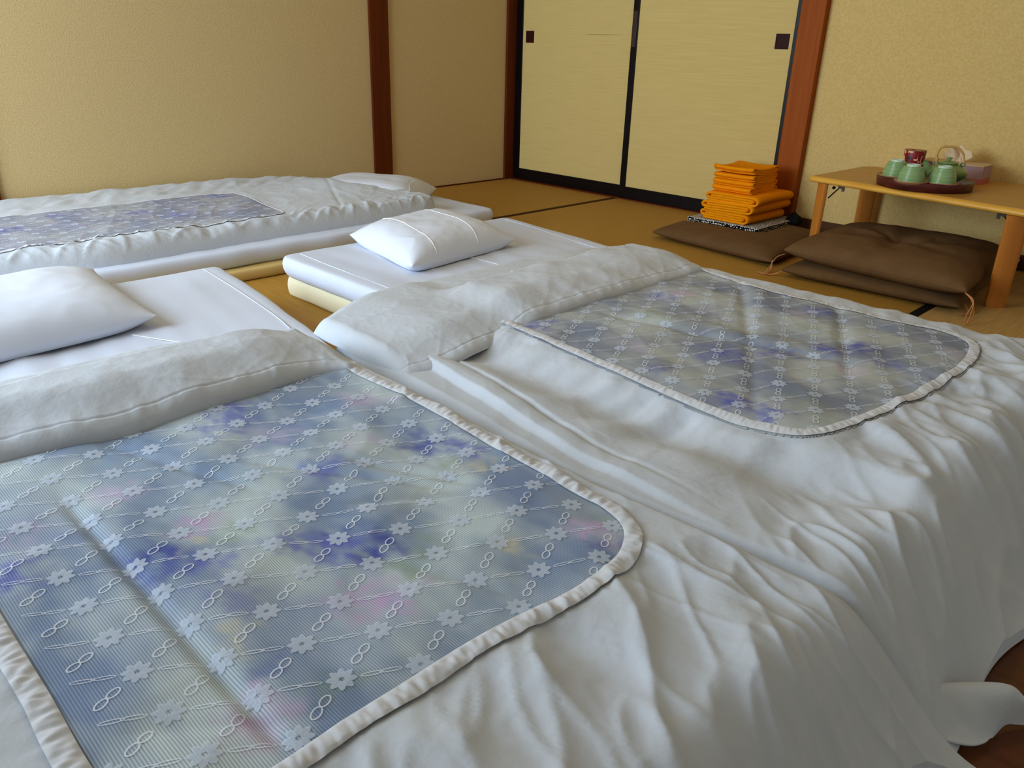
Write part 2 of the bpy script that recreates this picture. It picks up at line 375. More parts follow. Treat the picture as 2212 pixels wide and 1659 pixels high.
# --- mattresses -----------------------------------------------------
def mattress(name_v, x0, x1, y0, y1, zlo, zhi, m, parent, r=0.02, lip=0.0, wr=0.0015, seed=1, lift=None, name='mattress', skew=0.0):
    """padded slab with rounded rims; lip = how far the top overhangs the foot of its side"""
    nu, nv = 150, 90
    prof = []                                # (inset, height) from bottom rim up to the top
    h = zhi-zlo
    for t in np.linspace(-PI/2, PI/2, 9): prof.append((r-r*math.cos(t), zlo+h/2+(h/2)*math.sin(t)))
    # ring of the outline with rounded corners
    rc = 0.03; out = []
    for cx, cy, a0 in ((x1-rc, y1-rc, 0), (x0+rc, y1-rc, 90), (x0+rc, y0+rc, 180), (x1-rc, y0+rc, 270)):
        for k in range(7):
            a = math.radians(a0+k*15); out.append((cx, cy, math.cos(a), math.sin(a)))
    ring = []
    for i in range(len(out)):
        a = out[i]; b = out[(i+1) % len(out)]; pa = (a[0]+rc*a[2], a[1]+rc*a[3]); pb = (b[0]+rc*b[2], b[1]+rc*b[3])
        d = math.hypot(pb[0]-pa[0], pb[1]-pa[1]); n = max(1, int(d/0.02))
        for k in range(n):
            t = k/n; ring.append((pa[0]+(pb[0]-pa[0])*t, pa[1]+(pb[1]-pa[1])*t, a[2]+(b[2]-a[2])*t, a[3]+(b[3]-a[3])*t))
    V = []; F = []; n = len(ring)
    for q, (ins, z) in enumerate(prof):
        tt = q/(len(prof)-1)
        for x, y, nx, ny in ring:
            w = float(perlin(x*7, y*7, seed+5))*wr*2
            l = lip*tt if lip else 0
            V.append((x+nx*(-ins+l+w), y+ny*(-ins+l+w), z))
    for q in range(len(prof)-1):
        for k in range(n): F.append((q*n+k, q*n+(k+1) % n, (q+1)*n+(k+1) % n, (q+1)*n+k))
    F.append(tuple(range(n-1, -1, -1)))
    # top surface: concentric fill towards the middle line
    last = (len(prof)-1)*n; rings = [last]; steps = 26
    cx, cy = (x0+x1)/2, (y0+y1)/2
    top = np.array(V[last:last+n]); mid = top.copy()
    mid[:, 1] = cy+(top[:, 1]-cy)*0.004; mid[:, 0] = np.clip(top[:, 0], x0+(y1-y0)/2, x1-(y1-y0)/2) if (x1-x0) > (y1-y0) else cx+(top[:, 0]-cx)*0.02
    if (x1-x0) <= (y1-y0): mid[:, 1] = np.clip(top[:, 1], y0+(x1-x0)/2, y1-(x1-x0)/2)
    for s in range(1, steps+1):
        t = s/steps; P = top*(1-t)+mid*t
        z = zhi+wr*perlin(P[:, 0]*5, P[:, 1]*3, seed)*2*min(1, t*4)+wr*1.5*perlin(P[:, 0]*2.2, P[:, 1]*14, seed+2)*min(1, t*4)
        if lift is not None: z = z+lift(P[:, 0], P[:, 1])
        P[:, 2] = z; b = len(V); V += [tuple(p) for p in P]
        for k in range(n): F.append((rings[-1]+k, rings[-1]+(k+1) % n, b+(k+1) % n, b+k))
        rings.append(b)
    F.append(tuple(rings[-1]+k for k in range(n)))
    V = np.array(V)
    if skew: V[:, 1] += -skew*np.interp(V[:, 0]-x0, [0, 0.55, 0.95], [0, 0.5, 1])*np.clip((V[:, 1]-y0)/(y1-y0), 0, 1)
    return part(name, V, F, m, parent)

# --- quilt surface ----------------------------------------------------
def outline_pts(x0, x1, yr, yl, rr, rl, n=420, start=None):
    """lace outline as an open U: right side going to the foot, foot, left side back. yr/yl are functions of x"""
    P = []
    for x in np.linspace(x0, x1-rr, 80): P.append((x, float(yr(x))))
    a = P[-1]; e = (x1, float(yr(x1))-rr)
    for t in np.linspace(0, PI/2, 26)[1:]: P.append((a[0]+rr*math.sin(t), float(yr(x1))-(0)+(-rr+rr*math.cos(t))))
    b = P[-1]; yl1 = float(yl(x1))
    for y in np.linspace(b[1], yl1+rl, 60)[1:]: P.append((x1+0.006*math.sin((y-b[1])*9), y))
    for t in np.linspace(0, PI/2, 26)[1:]: P.append((x1-rl+rl*math.cos(t), yl1+rl-rl*math.sin(t)))
    for x in np.linspace(x1-rl, x0, 80)[1:]: P.append((x, float(yl(x))))
    P = np.array(P); s = np.r_[0, np.cumsum(np.hypot(*np.diff(P, axis=0).T))]; q = np.linspace(0, s[-1], n)
    return np.stack([np.interp(q, s, P[:, 0]), np.interp(q, s, P[:, 1])], 1), q
def near_outline(x, y, O, S):
    """signed distance (+ outside) and arc length of the nearest outline point"""
    x = np.asarray(x).ravel(); y = np.asarray(y).ravel(); d = np.empty(len(x)); s = np.empty(len(x)); sg = np.empty(len(x))
    T = np.gradient(O, axis=0)
    for a in range(0, len(x), 20000):
        X = x[a:a+20000, None]-O[None, :, 0]; Y = y[a:a+20000, None]-O[None, :, 1]
        D = X*X+Y*Y; k = D.argmin(1); i = np.arange(len(k)); d[a:a+20000] = np.sqrt(D[i, k])
        cr = T[k, 0]*Y[i, k]-T[k, 1]*X[i, k]; sg[a:a+20000] = np.sign(cr)
        s[a:a+20000] = S[k]+(T[k, 0]*X[i, k]+T[k, 1]*Y[i, k])/(np.hypot(T[k, 0], T[k, 1])+1e-9)*0.0
    return d*sg, s

class Quilt:
    def __init__(q, xs, yr, yl, height, nu=380, nv=380, lace=None, rr=0.1, rl=0.1):
        q.yr, q.yl, q.h = yr, yl, height
        q.x0, q.x1 = xs
        q.nu, q.nv = nu, nv
    def build(q, m, parent, name='quilt_cover', zb=0.004, foot=None, sub=None):
        u = edges_lin(q.nu); v = edges_lin(q.nv)
        U, Vv = np.meshgrid(u, v, indexing='ij')
        X = q.x0+(q.x1-q.x0)*U; yl = q.yl(X); yr = q.yr(X)
        if foot is not None: X = X+foot(yl+(yr-yl)*Vv)*U**3
        Y = yl+(yr-yl)*Vv
        Z = q.h(X.ravel(), Y.ravel()).reshape(X.shape)
        P = np.stack([X, Y, Z], -1)
        VV, F = pad_closed(P, q.nu, q.nv, zb)
        return part(name, VV, F, m, parent)

def strip_along(O, hfun, width, side, lift, gather=0.0012, nacross=9, wl=0.011, seed=3, bulge=0.0015, inset=0.0):
    """gathered ribbon that follows an outline; side=+1 puts it outside (left of travel)"""
    d = np.gradient(O, axis=0); d /= np.hypot(d[:, 0], d[:, 1])[:, None]; N = np.stack([-d[:, 1], d[:, 0]], 1)*side
    S = np.r_[0, np.cumsum(np.hypot(*np.diff(O, axis=0).T))]
    n = int(S[-1]/0.0025); q = np.linspace(0, S[-1], n)
    ox = np.interp(q, S, O[:, 0]); oy = np.interp(q, S, O[:, 1]); nx = np.interp(q, S, N[:, 0]); ny = np.interp(q, S, N[:, 1])
    a = np.linspace(0, 1, nacross); A, Q = np.meshgrid(a, q, indexing='xy')
    wob = 0.0022*perlin(q*9, q*0, seed+8)
    X = ox[:, None]+nx[:, None]*((A*width)+inset+wob[:, None]*A); Y = oy[:, None]+ny[:, None]*((A*width)+inset+wob[:, None]*A)
    g = perlin((Q+0.006*A)/wl, A*0.8, seed)+0.6*perlin((Q-0.005*A)/(wl*0.6), A*0.9, seed+1)
    pr = np.sin(PI*A)**0.6
    Z = hfun(X.ravel(), Y.ravel()).reshape(X.shape)+lift+bulge*pr+gather*g*pr+0.0011*(np.exp(-((A-0.06)/0.05)**2)+np.exp(-((A-0.94)/0.05)**2))
    V = np.stack([X, Y, Z], -1); F = gridfaces(n, nacross)
    return V.reshape(-1, 3), F
def net_panel(O, hfun, m, parent, bx, by, blobs, step=0.0042, lift=0.0016, base=((150, 158, 170), (186, 192, 190)), seed=0, name='lace_panel'):
    nx = int((bx[1]-bx[0])/step); ny = int((by[1]-by[0])/step)
    X, Y = np.meshgrid(np.linspace(*bx, nx), np.linspace(*by, ny), indexing='ij')
    x = X.ravel(); y = Y.ravel()
    d, s = near_outline(x, y, O, np.arange(len(O)).astype(float))
    inside = d < 0.006
    z = hfun(x, y)+lift
    A = np.array(lin(base[0])); B = np.array(lin(base[1]))
    t = np.clip(0.5+0.95*fbm(x*4.2, y*5.5, 4, seed+1)+0.18*perlin(x*20, y*46, seed+2), 0, 1)[:, None]; c = A*(1-t)+B*t
    t2 = np.clip(perlin(x*7, y*7, seed+4)*1.3-0.25, 0, 1)[:, None]*0.28; c = c*(1-t2)+np.array(lin((204, 204, 186)))*t2
    t3 = np.clip(perlin(x*5, y*6, seed+6)*1.5-0.30, 0, 1)[:, None]*0.45; c = c*(1-t3)+np.array(lin((128, 146, 188)))*t3
    for bxx, byy, r, cc, st in blobs:
        wx = x-bxx+0.022*fbm(x*26, y*26, 3, seed+9); wy = y-byy+0.022*fbm(x*26, y*26, 3, seed+13)
        rr = np.hypot(wx, wy*1.05)/r; ang = np.arctan2(wy, wx); rr = rr*(0.95+0.16*np.cos(ang*5+bxx*9))
        k = (0.95*st*np.clip(1-sst(0.1, 1.05, rr), 0, 1)*np.clip(0.72+0.9*fbm(x*30, y*44, 3, seed+21), 0.05, 1.0))[:, None]; k = np.clip(k, 0, 1)
        c = c*(1-k)+np.array(lin(cc))*k
    F = gridfaces(nx, ny); keep = inside[F].all(1); F = F[keep]
    used = np.unique(F); mp = -np.ones(len(x), int); mp[used] = np.arange(len(used)); F = mp[F]
    V = np.stack([x, y, z], 1)[used]
    return part(name, V, F.tolist(), m, parent, col=c[used])
def lace_motifs(O, hfun, parent, bx, by, org, A=(0.0352, -0.0735), B=(0.0405, 0.0745), lift=0.0026):
    """flowers on a diamond lattice, joined by chains of little rings (embroidered net)"""
    PV, PF, TV, TF = [], [], [], []
    def ins(x, y):
        d, _ = near_outline(np.array([x]), np.array([y]), O, np.arange(len(O)).astype(float)); return d[0] < -0.004
    def poly(V, F, pts):
        b = len(V); V += pts; F.append(tuple(range(b, b+len(pts))))
    def ring(cx, cy, dx, dy, la, lb, wd, n=18):
        b = len(TV)
        for k in range(n):
            a = 2*PI*k/n
            for s in (0, wd):
                u = (la-s)*math.cos(a); v = (lb-s)*math.sin(a); TV.append((cx+u*dx-v*dy, cy+u*dy+v*dx))
        for k in range(n):
            j = (k+1) % n; TF.append((b+2*k, b+2*j, b+2*j+1, b+2*k+1))
    lA = math.hypot(*A); lB = math.hypot(*B); ua = (A[0]/lA, A[1]/lA); ub = (B[0]/lB, B[1]/lB)
    R = 0.0165
    for i in range(-30, 31):
        for j in range(-30, 31):
            x = org[0]+i*A[0]+j*B[0]; y = org[1]+i*A[1]+j*B[1]
            if not (bx[0]-0.05 < x < bx[1]+0.05 and by[0]-0.05 < y < by[1]+0.05): continue
            if ins(x, y):
                for k in range(8):
                    a = 2*PI*k/8+0.25; pts = []
                    for t in np.linspace(0, 1, 7):
                        r = R*(0.16+0.84*t); h = 0.27*math.sin(PI*min(1, t*0.90+0.04))**0.9*R*0.95; pts.append((r, h))
                    pp = pts+[(r, -h) for r, h in pts[::-1]]
                    poly(PV, PF, [(x+r*math.cos(a)-h*math.sin(a), y+r*math.sin(a)+h*math.cos(a)) for r, h in pp])
            for f in (0.40, 0.60):
                cx, cy = x+A[0]*f, y+A[1]*f
                if ins(cx, cy): ring(cx, cy, ua[0], ua[1], 0.0088, 0.0056, 0.0017)
            for f in (0.38, 0.62):
                cx, cy = x+B[0]*f, y+B[1]*f
                if ins(cx, cy): ring(cx, cy, ub[0], ub[1], 0.0125, 0.0028, 0.0011)
    for nm, V2, F2, mm in (('lace_flowers', PV, PF, M['petal']), ('lace_chains', TV, TF, M['lace'])):
        a = np.array(V2); z = hfun(a[:, 0], a[:, 1])+lift
        part(nm, np.c_[a, z], F2, mm, parent, kind='stuff', smooth=False)

def crumple(x, y, a1=0.0035, seed=0, ang=20, f=5.0):
    X, Y = rot(x, y, ang)
    return a1*fbm(X*f, Y*f*0.5, 3, seed)+a1*0.55*ridge(X*f*1.3, Y*f*0.55, seed+11, 3)

BLUE, BLUE2, PINK, GRN, TAN_, MAU = (104, 110, 190), (78, 86, 166), (208, 176, 216), (146, 166, 134), (222, 212, 176), (188, 178, 208)
ZM = 0.14

# ================= bed 1 (nearest, left) =================
b1 = thing('futon_mattress', (2.4, -3.3, 0), 'white sheeted floor mattress under the large pillow at the left edge of the photo', 'mattress')
mattress('', 1.40, 3.42, -3.86, -2.70, 0.002, 0.07, M['cream'], b1, 0.012, name='under_mattress', skew=0.16)
mattress('', 1.375, 3.42, -3.88, -2.675, 0.068, ZM, M['sheet'], b1, 0.022, lip=0.012, wr=0.0034, seed=4, name='sheeted_pad', skew=0.16)
b2 = thing('futon_mattress', (2.4, -1.9, 0), 'white sheeted floor mattress on a cream pad in the middle of the room', 'mattress')
mattress('', 1.375, 3.46, -2.455, -1.44, 0.002, 0.066, M['cream'], b2, 0.010, lip=0.0, name='under_mattress', skew=0.13)
mattress('', 1.392, 3.47, -2.462, -1.415, 0.064, ZM, M['sheet'], b2, 0.026, lip=0.024, wr=0.0022, seed=8, name='sheeted_pad', skew=0.125)
b3 = thing('futon_mattress', (0.7, -2.2, 0), 'white sheeted floor mattress on a cream pad in painted shade along the left wall', 'mattress')
mattress('', 0.10, 1.15, -3.60, -1.22, 0.002, 0.040, M['tan'], b3, 0.008, name='under_mattress')
mattress('', 0.08, 1.10, -3.60, -1.19, 0.038, 0.105, M['sheet'], b3, 0.024, lip=0.012, wr=0.003, seed=12, name='sheeted_pad')

def seamline(P, hz, r, m, parent, name='piping'):
    P = spline(P, 80); V, F = tube(np.c_[P, np.full(len(P), hz)], r, 6)
    return part(name, V, F, m, parent)
seamline([(1.395, -2.735), (1.65, -2.762), (1.93, -2.80), (2.05, -2.825)], ZM+0.001, 0.0015, M['sheet'], b1)
seamline([(1.41, -2.405), (1.7, -2.418), (2.1, -2.428), (2.3, -2.43)], ZM+0.001, 0.0014, M['sheet'], b2)
seamline([(1.43, -1.455), (1.6, -1.475), (1.8, -1.515), (2.0, -1.55), (2.2, -1.57)], ZM+0.001, 0.0014, M['sheet'], b2)
seamline([(1.68, -3.20), (1.85, -3.13), (2.05, -3.03), (2.15, -3.0)][1:], ZM+0.0018, 0.0013, M['thread'], b1, 'sheet_crease')
seamline([(1.76, -2.0), (1.9, -1.99), (2.0, -1.985)], ZM+0.0016, 0.0012, M['thread'], b2, 'sheet_crease')

def falloff(x, y, bx, by, dx, dy, zin, zout=0.010):
    ax = np.maximum(np.maximum(bx[0]-x, x-bx[1]), 0)/dx; ay = np.maximum(np.maximum(by[0]-y, y-by[1]), 0)/dy
    t = np.clip(np.hypot(ax, ay), 0, 1); return zout+(zin-zout)*(1-t*t*(3-2*t))

# quilt 2 (middle)
yr2 = smooth_interp([(2.1, -1.42), (2.45, -1.44), (2.8, -1.475), (3.1, -1.495), (3.35, -1.475), (3.7, -1.45)])
yl2 = smooth_interp([(2.1, -2.80), (2.5, -2.835), (2.7, -2.85), (2.85, -2.875), (3.0, -2.895), (3.3, -2.885), (3.7, -2.865)])
def open_outline(P, n=420):
    Q = spline(P, 400); q0 = np.r_[0, np.cumsum(np.hypot(*np.diff(Q, axis=0).T))]; q = np.linspace(0, q0[-1], n)
    return np.stack([np.interp(q, q0, Q[:, 0]), np.interp(q, q0, Q[:, 1])], 1), q
O2, S2 = open_outline([(2.36, -1.615), (2.493, -1.643), (2.672, -1.688), (2.80, -1.702), (2.886, -1.699), (2.969, -1.695), (3.074, -1.706), (3.152, -1.692), (3.20, -1.688), (3.255, -1.706), (3.298, -1.746), (3.319, -1.803), (3.332, -1.90),
    (3.33, -2.01), (3.322, -2.149), (3.308, -2.255), (3.286, -2.383), (3.271, -2.445), (3.252, -2.486), (3.219, -2.515), (3.157, -2.53), (3.076, -2.535), (2.913, -2.525), (2.70, -2.505), (2.511, -2.487), (2.36, -2.475)])
def h2(x, y):
    x = np.asarray(x, float); y = np.asarray(y, float)
    z = falloff(x, y, (1.4, 3.43), (-3.2, -1.63), 0.24, 0.24, 0.178)
    z = z-0.042*np.exp(-((y+2.615)/0.075)**2)*sst(3.5, 3.3, x)-0.018*sst(-2.62, -2.76, y)
    er = np.minimum.reduce([yr2(x)-y, y-yl2(x), 3.70-x]); z = z-0.0
    z = z*(0.70+0.30*sst(-0.005, 0.04, er))+0.004
    d, s = near_outline(x, y, O2, S2); d = d.reshape(x.shape); s = s.reshape(x.shape)
    o = np.clip(d, 0, 1)
    fs = s-0.25*o*np.sin((s-1.1)*1.2)
    amp = (0.35+0.65*sst(0.5, 1.0, s))*(0.4+0.6*sst(2.35, 2.0, s))
    g = perlin(fs*10.5, o*1.4, 31)*1.0+0.75*perlin(fs*21, o*1.8, 35)*np.exp(-o/0.17)
    z = z+amp*0.019*g*sst(0, 0.03, o)*np.exp(-o/0.30)*sst(0.0, 0.08, er)
    gp = perlin(s*60, o*6, 41); z = z+0.0022*gp*sst(0.004, 0.02, o)*np.exp(-o/0.035)*sst(0.0, 0.05, er)
    # flowing folds towards the foot
    X, Y = rot(x, y, -38); ft = sst(3.22, 3.42, x)
    z = z+ft*0.013*perlin(X*4.5, Y*13, 52)*sst(0.0, 0.1, er)+ft*0.005*ridge(X*6, Y*20, 59, 2.2)*sst(0, 0.06, er)+ft*0.010*ridge(X*3.5, Y*9, 57, 2.5)*sst(0, 0.1, er)
    z = z+crumple(x, y, 0.0022, 61, 35, 6)*sst(0.0, 0.05, er)
    # seams of the wadding showing through the net
    i = np.clip(-d/0.05, 0, 1)
    for (px, py, ang, wd) in ((2.86, -2.16, 14, 0.0085), (3.05, -1.92, -64, 0.006), (2.75, -1.86, -58, 0.006), (3.06, -2.37, -60, 0.004)):
        U, W = rot(x-px, y-py, ang); z = z-wd*np.exp(-(W/0.016)**2)*sst(0.36, 0.2, np.abs(U))*i+wd*0.5*np.exp(-((W-0.05)/0.03)**2)*i*sst(0.36, 0.2, np.abs(U))
    z = z+0.004*fbm(x*6, y*6, 2, 66)*i
    # side hem, doubled
    hm = np.interp(x, [2.3, 2.52, 2.8, 2.95, 3.2, 3.5], [-2.70, -2.735, -2.785, -2.812, -2.83, -2.86])
    z = z-(0.012+0.006*sst(2.95, 2.65, x))*sst(hm+0.004, hm-0.014, y)*sst(3.4, 3.0, x)-0.008*np.exp(-((y-hm-0.055+0.02*(x-2.5))/0.006)**2)*sst(3.3, 2.7, x)+0.002*np.exp(-((y-hm-0.02)/0.02)**2)*sst(3.3, 2.7, x)
    return np.maximum(z, 0.006)
q2 = thing('futon_quilt', (2.9, -2.0, 0.14), 'white covered quilt with lace panel on the middle bed, its top turned down', 'quilt', 'quilts with lace panels')
Quilt((2.2, 3.645), yr2, yl2, h2).build(M['cotton'], q2, foot=lambda y: 0.025*np.sin(y*5)+0.012*np.sin(y*13+1))
bl2 = [(2.50, -2.43, .07, BLUE, .9), (2.57, -2.00, .08, BLUE, .7), (2.60, -1.93, .05, PINK, .7), (2.93, -2.26, .07, BLUE, .85), (3.07, -2.46, .06, BLUE, .95), (3.15, -2.47, .06, BLUE, .8),
       (3.01, -2.16, .06, BLUE, .8), (3.075, -2.05, .055, BLUE, .8), (3.12, -1.98, .06, BLUE2, .85), (3.19, -2.04, .05, BLUE, .7), (3.15, -2.13, .05, PINK, .5), (2.94, -1.79, .06, BLUE, .8),
       (2.9, -1.84, .05, MAU, .6), (3.28, -1.86, .05, MAU, .6), (3.21, -1.80, .05, PINK, .4), (2.80, -1.70, .05, PINK, .4), (2.66, -2.16, .06, GRN, .4), (3.16, -2.36, .05, GRN, .5), (2.98, -1.95, .05, GRN, .4),
       (2.77, -2.36, .06, MAU, .6), (2.87, -2.44, .05, BLUE2, .5), (2.72, -2.02, .05, MAU, .5), (3.24, -1.98, .04, GRN, .5), (3.22, -2.42, .05, GRN, .4)]
p2 = net_panel(O2, h2, M['print'], q2, (2.38, 3.34), (-2.55, -1.60), bl2, base=((140, 146, 160), (192, 196, 192)), seed=2)
lace_motifs(O2, h2, p2, (2.40, 3.32), (-2.53, -1.6), (3.21, -2.25))
V, F = strip_along(O2, h2, 0.022, -1, 0.0035, gather=0.0020, wl=0.010, seed=5); part('gathered_trim', V, F, M['trim'], q2)

# quilt 1 (near, left); its right side lies against the hem of quilt 2
yr1 = smooth_interp([(2.1, -2.86), (2.45, -2.86), (2.8, -2.873), (3.05, -2.880), (3.25, -2.865), (3.4, -2.868), (3.7, -2.855)])
yl1 = lambda x: np.full(np.shape(x), -4.25)
O1, S1 = open_outline([(2.34, -2.93), (2.426, -2.928), (2.58, -2.923), (2.663, -2.923), (2.755, -2.928), (2.891, -2.941), (2.995, -2.944), (3.092, -2.951), (3.132, -2.951), (3.172, -2.962), (3.197, -2.98), (3.215, -3.007), (3.225, -3.036),
    (3.231, -3.083), (3.229, -3.144), (3.216, -3.228), (3.210, -3.302), (3.209, -3.369), (3.208, -3.45), (3.209, -3.54), (3.205, -3.59), (3.185, -3.628), (3.15, -3.645), (3.085, -3.650), (2.97, -3.648), (2.80, -3.648), (2.6, -3.645), (2.34, -3.64)])
def h1(x, y):
    x = np.asarray(x, float); y = np.asarray(y, float)
    z = falloff(x, y, (1.4, 3.44), (-3.9, -2.60), 0.26, 0.20, 0.172, 0.05)
    z = np.minimum(z, 0.172-0.165*sst(3.44, 3.665, x))
    er = np.minimum(yr1(x)-y, 3.72-x); z = z*(0.90+0.10*sst(-0.004, 0.03, er))+0.004
    d, s = near_outline(x, y, O1, S1); d = d.reshape(x.shape); s = s.reshape(x.shape); o = np.clip(d, 0, 1)
    foot = sst(3.2, 3.3, x)
    fs = s+0.18*o
    g = perlin(fs*9.5, o*1.6, 131)+0.7*perlin(fs*19, o*2.0, 135)*np.exp(-o/0.16)
    z = z+(0.25+0.75*foot)*0.014*g*sst(0, 0.04, o)*np.exp(-o/0.30)*sst(0, 0.08, er)
    z = z+0.0024*perlin(s*55, o*6, 141)*sst(0.004, 0.02, o)*np.exp(-o/0.035)*sst(0, 0.03, er)
    # beige side strip: sharp little cross folds
    X, Y = rot(x, y, 62); side = sst(-2.955, -2.93, y)*sst(3.25, 3.0, x)
    z = z+side*0.0045*ridge(X*13, Y*6, 151, 2.5)*sst(0, 0.03, er)
    X, Y = rot(x, y, -28); z = z+foot*0.012*perlin(X*3.5, Y*9, 160)*sst(0, 0.1, er)+foot*0.0045*ridge(X*6, Y*19, 169, 2.2)*sst(0, 0.06, er)+foot*0.008*ridge(X*3, Y*7, 163, 3)*sst(0, 0.1, er)
    X, Y = rot(x, y, 8); z = z+0.004*ridge(X*1.5, Y*16, 166, 3)*sst(3.15, 3.3, x)*sst(-3.15, -2.98, y)*sst(0, .06, er)
    z = z+crumple(x, y, 0.0018, 171, 30, 6)*sst(0, 0.05, er)
    i = np.clip(-d/0.04, 0, 1)
    for (px, py, ang, wd, ln) in ((2.95, -3.51, 0, 0.010, .42), (2.80, -3.17, 34, 0.006, .20), (2.86, -3.09, 28, 0.005, .14), (2.93, -3.13, 55, 0.006, .12), (3.17, -3.49, 52, .003, .2), (3.08, -3.23, 24, .003, .14), (2.60, -3.35, 20, .004, .2)):
        U, W = rot(x-px, y-py, ang); z = z+(-wd*0.8*np.exp(-(W/0.010)**2)+wd*0.22*np.exp(-((W-0.045)/0.03)**2))*i*sst(ln, ln*0.6, np.abs(U))
    z = z+0.006*fbm(x*4.5, y*5, 2, 177)*i
    return np.maximum(z, 0.008)
q1 = thing('futon_quilt', (2.9, -3.4, 0.14), 'white covered quilt with blue flowered lace panel filling the lower left of the photo', 'quilt', 'quilts with lace panels')
Quilt((2.2, 3.615), yr1, yl1, h1, nu=400, nv=400).build(M['cotton'], q1, foot=lambda y: 0.006*np.sin(y*9+2)+0.045*np.exp(-((y+2.858)/0.035)**2)-0.012*sst(-2.88, -2.95, y)*sst(-3.3, -3.0, y))
bl1 = [(2.47, -3.20, .08, BLUE, .85), (2.53, -3.25, .05, BLUE, .7), (2.60, -3.18, .07, MAU, .6), (2.77, -3.19, .055, BLUE, .75), (2.80, -3.00, .075, BLUE2, .85), (2.86, -2.97, .05, BLUE, .8),
       (2.82, -3.47, .06, BLUE2, .9), (2.87, -3.44, .05, BLUE, .8), (2.99, -3.247, .055, BLUE2, .95), (2.955, -3.29, .05, BLUE, .9), (2.905, -3.323, .045, BLUE, .85), (2.93, -3.27, .03, BLUE2, .7),
       (2.77, -3.40, .04, PINK, .85), (3.08, -3.307, .06, PINK, .9), (3.05, -3.35, .04, PINK, .6), (3.144, -3.51, .05, PINK, .7), (3.10, -3.47, .03, BLUE2, .4), (2.737, -3.62, .06, BLUE, .85), (2.65, -3.58, .06, MAU, .6),
       (3.166, -3.01, .05, PINK, .75), (3.20, -3.03, .04, BLUE2, .6), (2.58, -2.99, .05, PINK, .6), (2.62, -2.95, .03, MAU, .6), (3.03, -3.19, .045, GRN, .6), (3.06, -3.24, .04, GRN, .6), (2.88, -3.02, .03, GRN, .5),
       (2.84, -3.38, .045, GRN, .5), (2.95, -3.45, .06, BLUE, .45), (3.12, -3.12, .035, TAN_, .7), (2.93, -2.99, .04, TAN_, .6), (2.81, -3.43, .025, TAN_, .8), (3.02, -3.47, .03, TAN_, .6), (2.72, -3.09, .05, PINK, .3),
       (2.68, -3.30, .08, (140, 165, 190), .6), (2.50, -3.40, .1, (150, 175, 200), .6), (3.16, -3.44, .04, GRN, .5), (3.15, -2.98, .03, GRN, .4), (2.62, -3.45, .05, PINK, .5)]
p1 = net_panel(O1, h1, M['print'], q1, (2.38, 3.26), (-3.68, -2.90), bl1, base=((134, 152, 180), (200, 212, 214)), seed=5)
lace_motifs(O1, h1, p1, (2.40, 3.24), (-3.68, -2.92), (2.984, -3.055))
V, F = strip_along(O1, h1, 0.025, 1, 0.0035, gather=0.0034, wl=0.012, seed=15, bulge=0.0030); part('gathered_trim', V, F, M['trim'], q1)

# quilt 3 (far, along the left wall); length runs along the wall
xn3 = smooth_interp([(-3.7, 1.00), (-3.2, 1.01), (-2.9, 1.055), (-2.4, 1.02), (-1.8, 1.01), (-1.5, 1.0), (-1.3, 0.98)])
xf3 = smooth_interp([(-3.7, 0.03), (-2.9, 0.03), (-2.4, 0.03), (-1.95, 0.04), (-1.8, 0.08), (-1.65, 0.16), (-1.4, 0.26)])
lx3n = lambda y: np.full(np.shape(y), 0.86)
lx3f = lambda y: np.full(np.shape(y), 0.37)
# outline in swapped axes: travels along the wall side, across the head end, back along the near side
def O3f():
    return open_outline([(0.42, -3.6), (0.42, -3.3), (0.42, -3.0), (0.42, -2.6), (0.418, -2.3), (0.42, -2.19), (0.45, -2.145), (0.55, -2.14), (0.75, -2.17), (0.88, -2.18), (0.945, -2.20), (0.962, -2.25), (0.965, -2.4), (0.965, -2.75), (0.968, -3.1), (0.968, -3.6)])
O3, S3 = O3f()
yh3 = interp([(0.0, -1.66), (0.34, -1.615), (0.6, -1.52), (0.84, -1.445), (1.1, -1.43)])
def h3(x, y):
    x = np.asarray(x, float); y = np.asarray(y, float)
    ex = np.minimum(xn3(y)-x, x-xf3(y)+0.03); ey = yh3(x)-y; e = np.minimum(ex, ey)
    z = 0.104+0.074*np.clip(1-(1-np.clip(e/0.055, 0, 1))**2, 0, 1)**0.5
    z = z+0.030*np.exp(-((x-0.55)/0.22)**2-((y+1.66)/0.20)**2)
    k = np.exp(-((x-1.0)/0.06)**2)*sst(0, 0.02, e)
    Yq = y+0.6*(x-0.95); z = z+k*(0.006*perlin(Yq*14, x*9, 201)+0.008*ridge(Yq*13, x*9, 203, 2.4)+0.004*ridge((y-x)*22, x*14, 204, 2)-0.010*np.exp(-((y+2.52)/0.02)**2)-0.008*np.exp(-((y+1.77)/0.015)**2))
    far = sst(0.37, 0.28, x); z = z+far*0.006*perlin((y+0.7*x)*13, x*6, 207)*sst(0, 0.05, e)
    z = z+crumple(x, y, 0.003, 211, 60, 7)*sst(0, 0.05, e)
    hd = sst(-1.75, -1.5, y); z = z+hd*sst(.5, .8, x)*0.005*ridge(x*16, y*9, 215, 2)*sst(0, .03, e)
    z = z-0.003*np.exp(-((y+1.75+0.5*(x-0.6))/0.01)**2)*sst(0.05, 0.1, e)
    return z
q3 = thing('futon_quilt', (0.6, -2.2, 0.1), 'white covered quilt spread flat along the left wall, its grey lace panel facing up', 'quilt', 'quilts with lace panels')
nu, nv = 420, 220
v = edges_lin(nu); u = edges_lin(nv)
TT, UU = np.meshgrid(v, u, indexing='ij'); XX = 0.03+0.97*UU; YE = yh3(XX); YY = -3.6+(YE+3.6)*TT
cor = 0.03*sst(-1.55, -1.45, YY); XX = xf3(YY)+(xn3(YY)-cor-xf3(YY))*UU
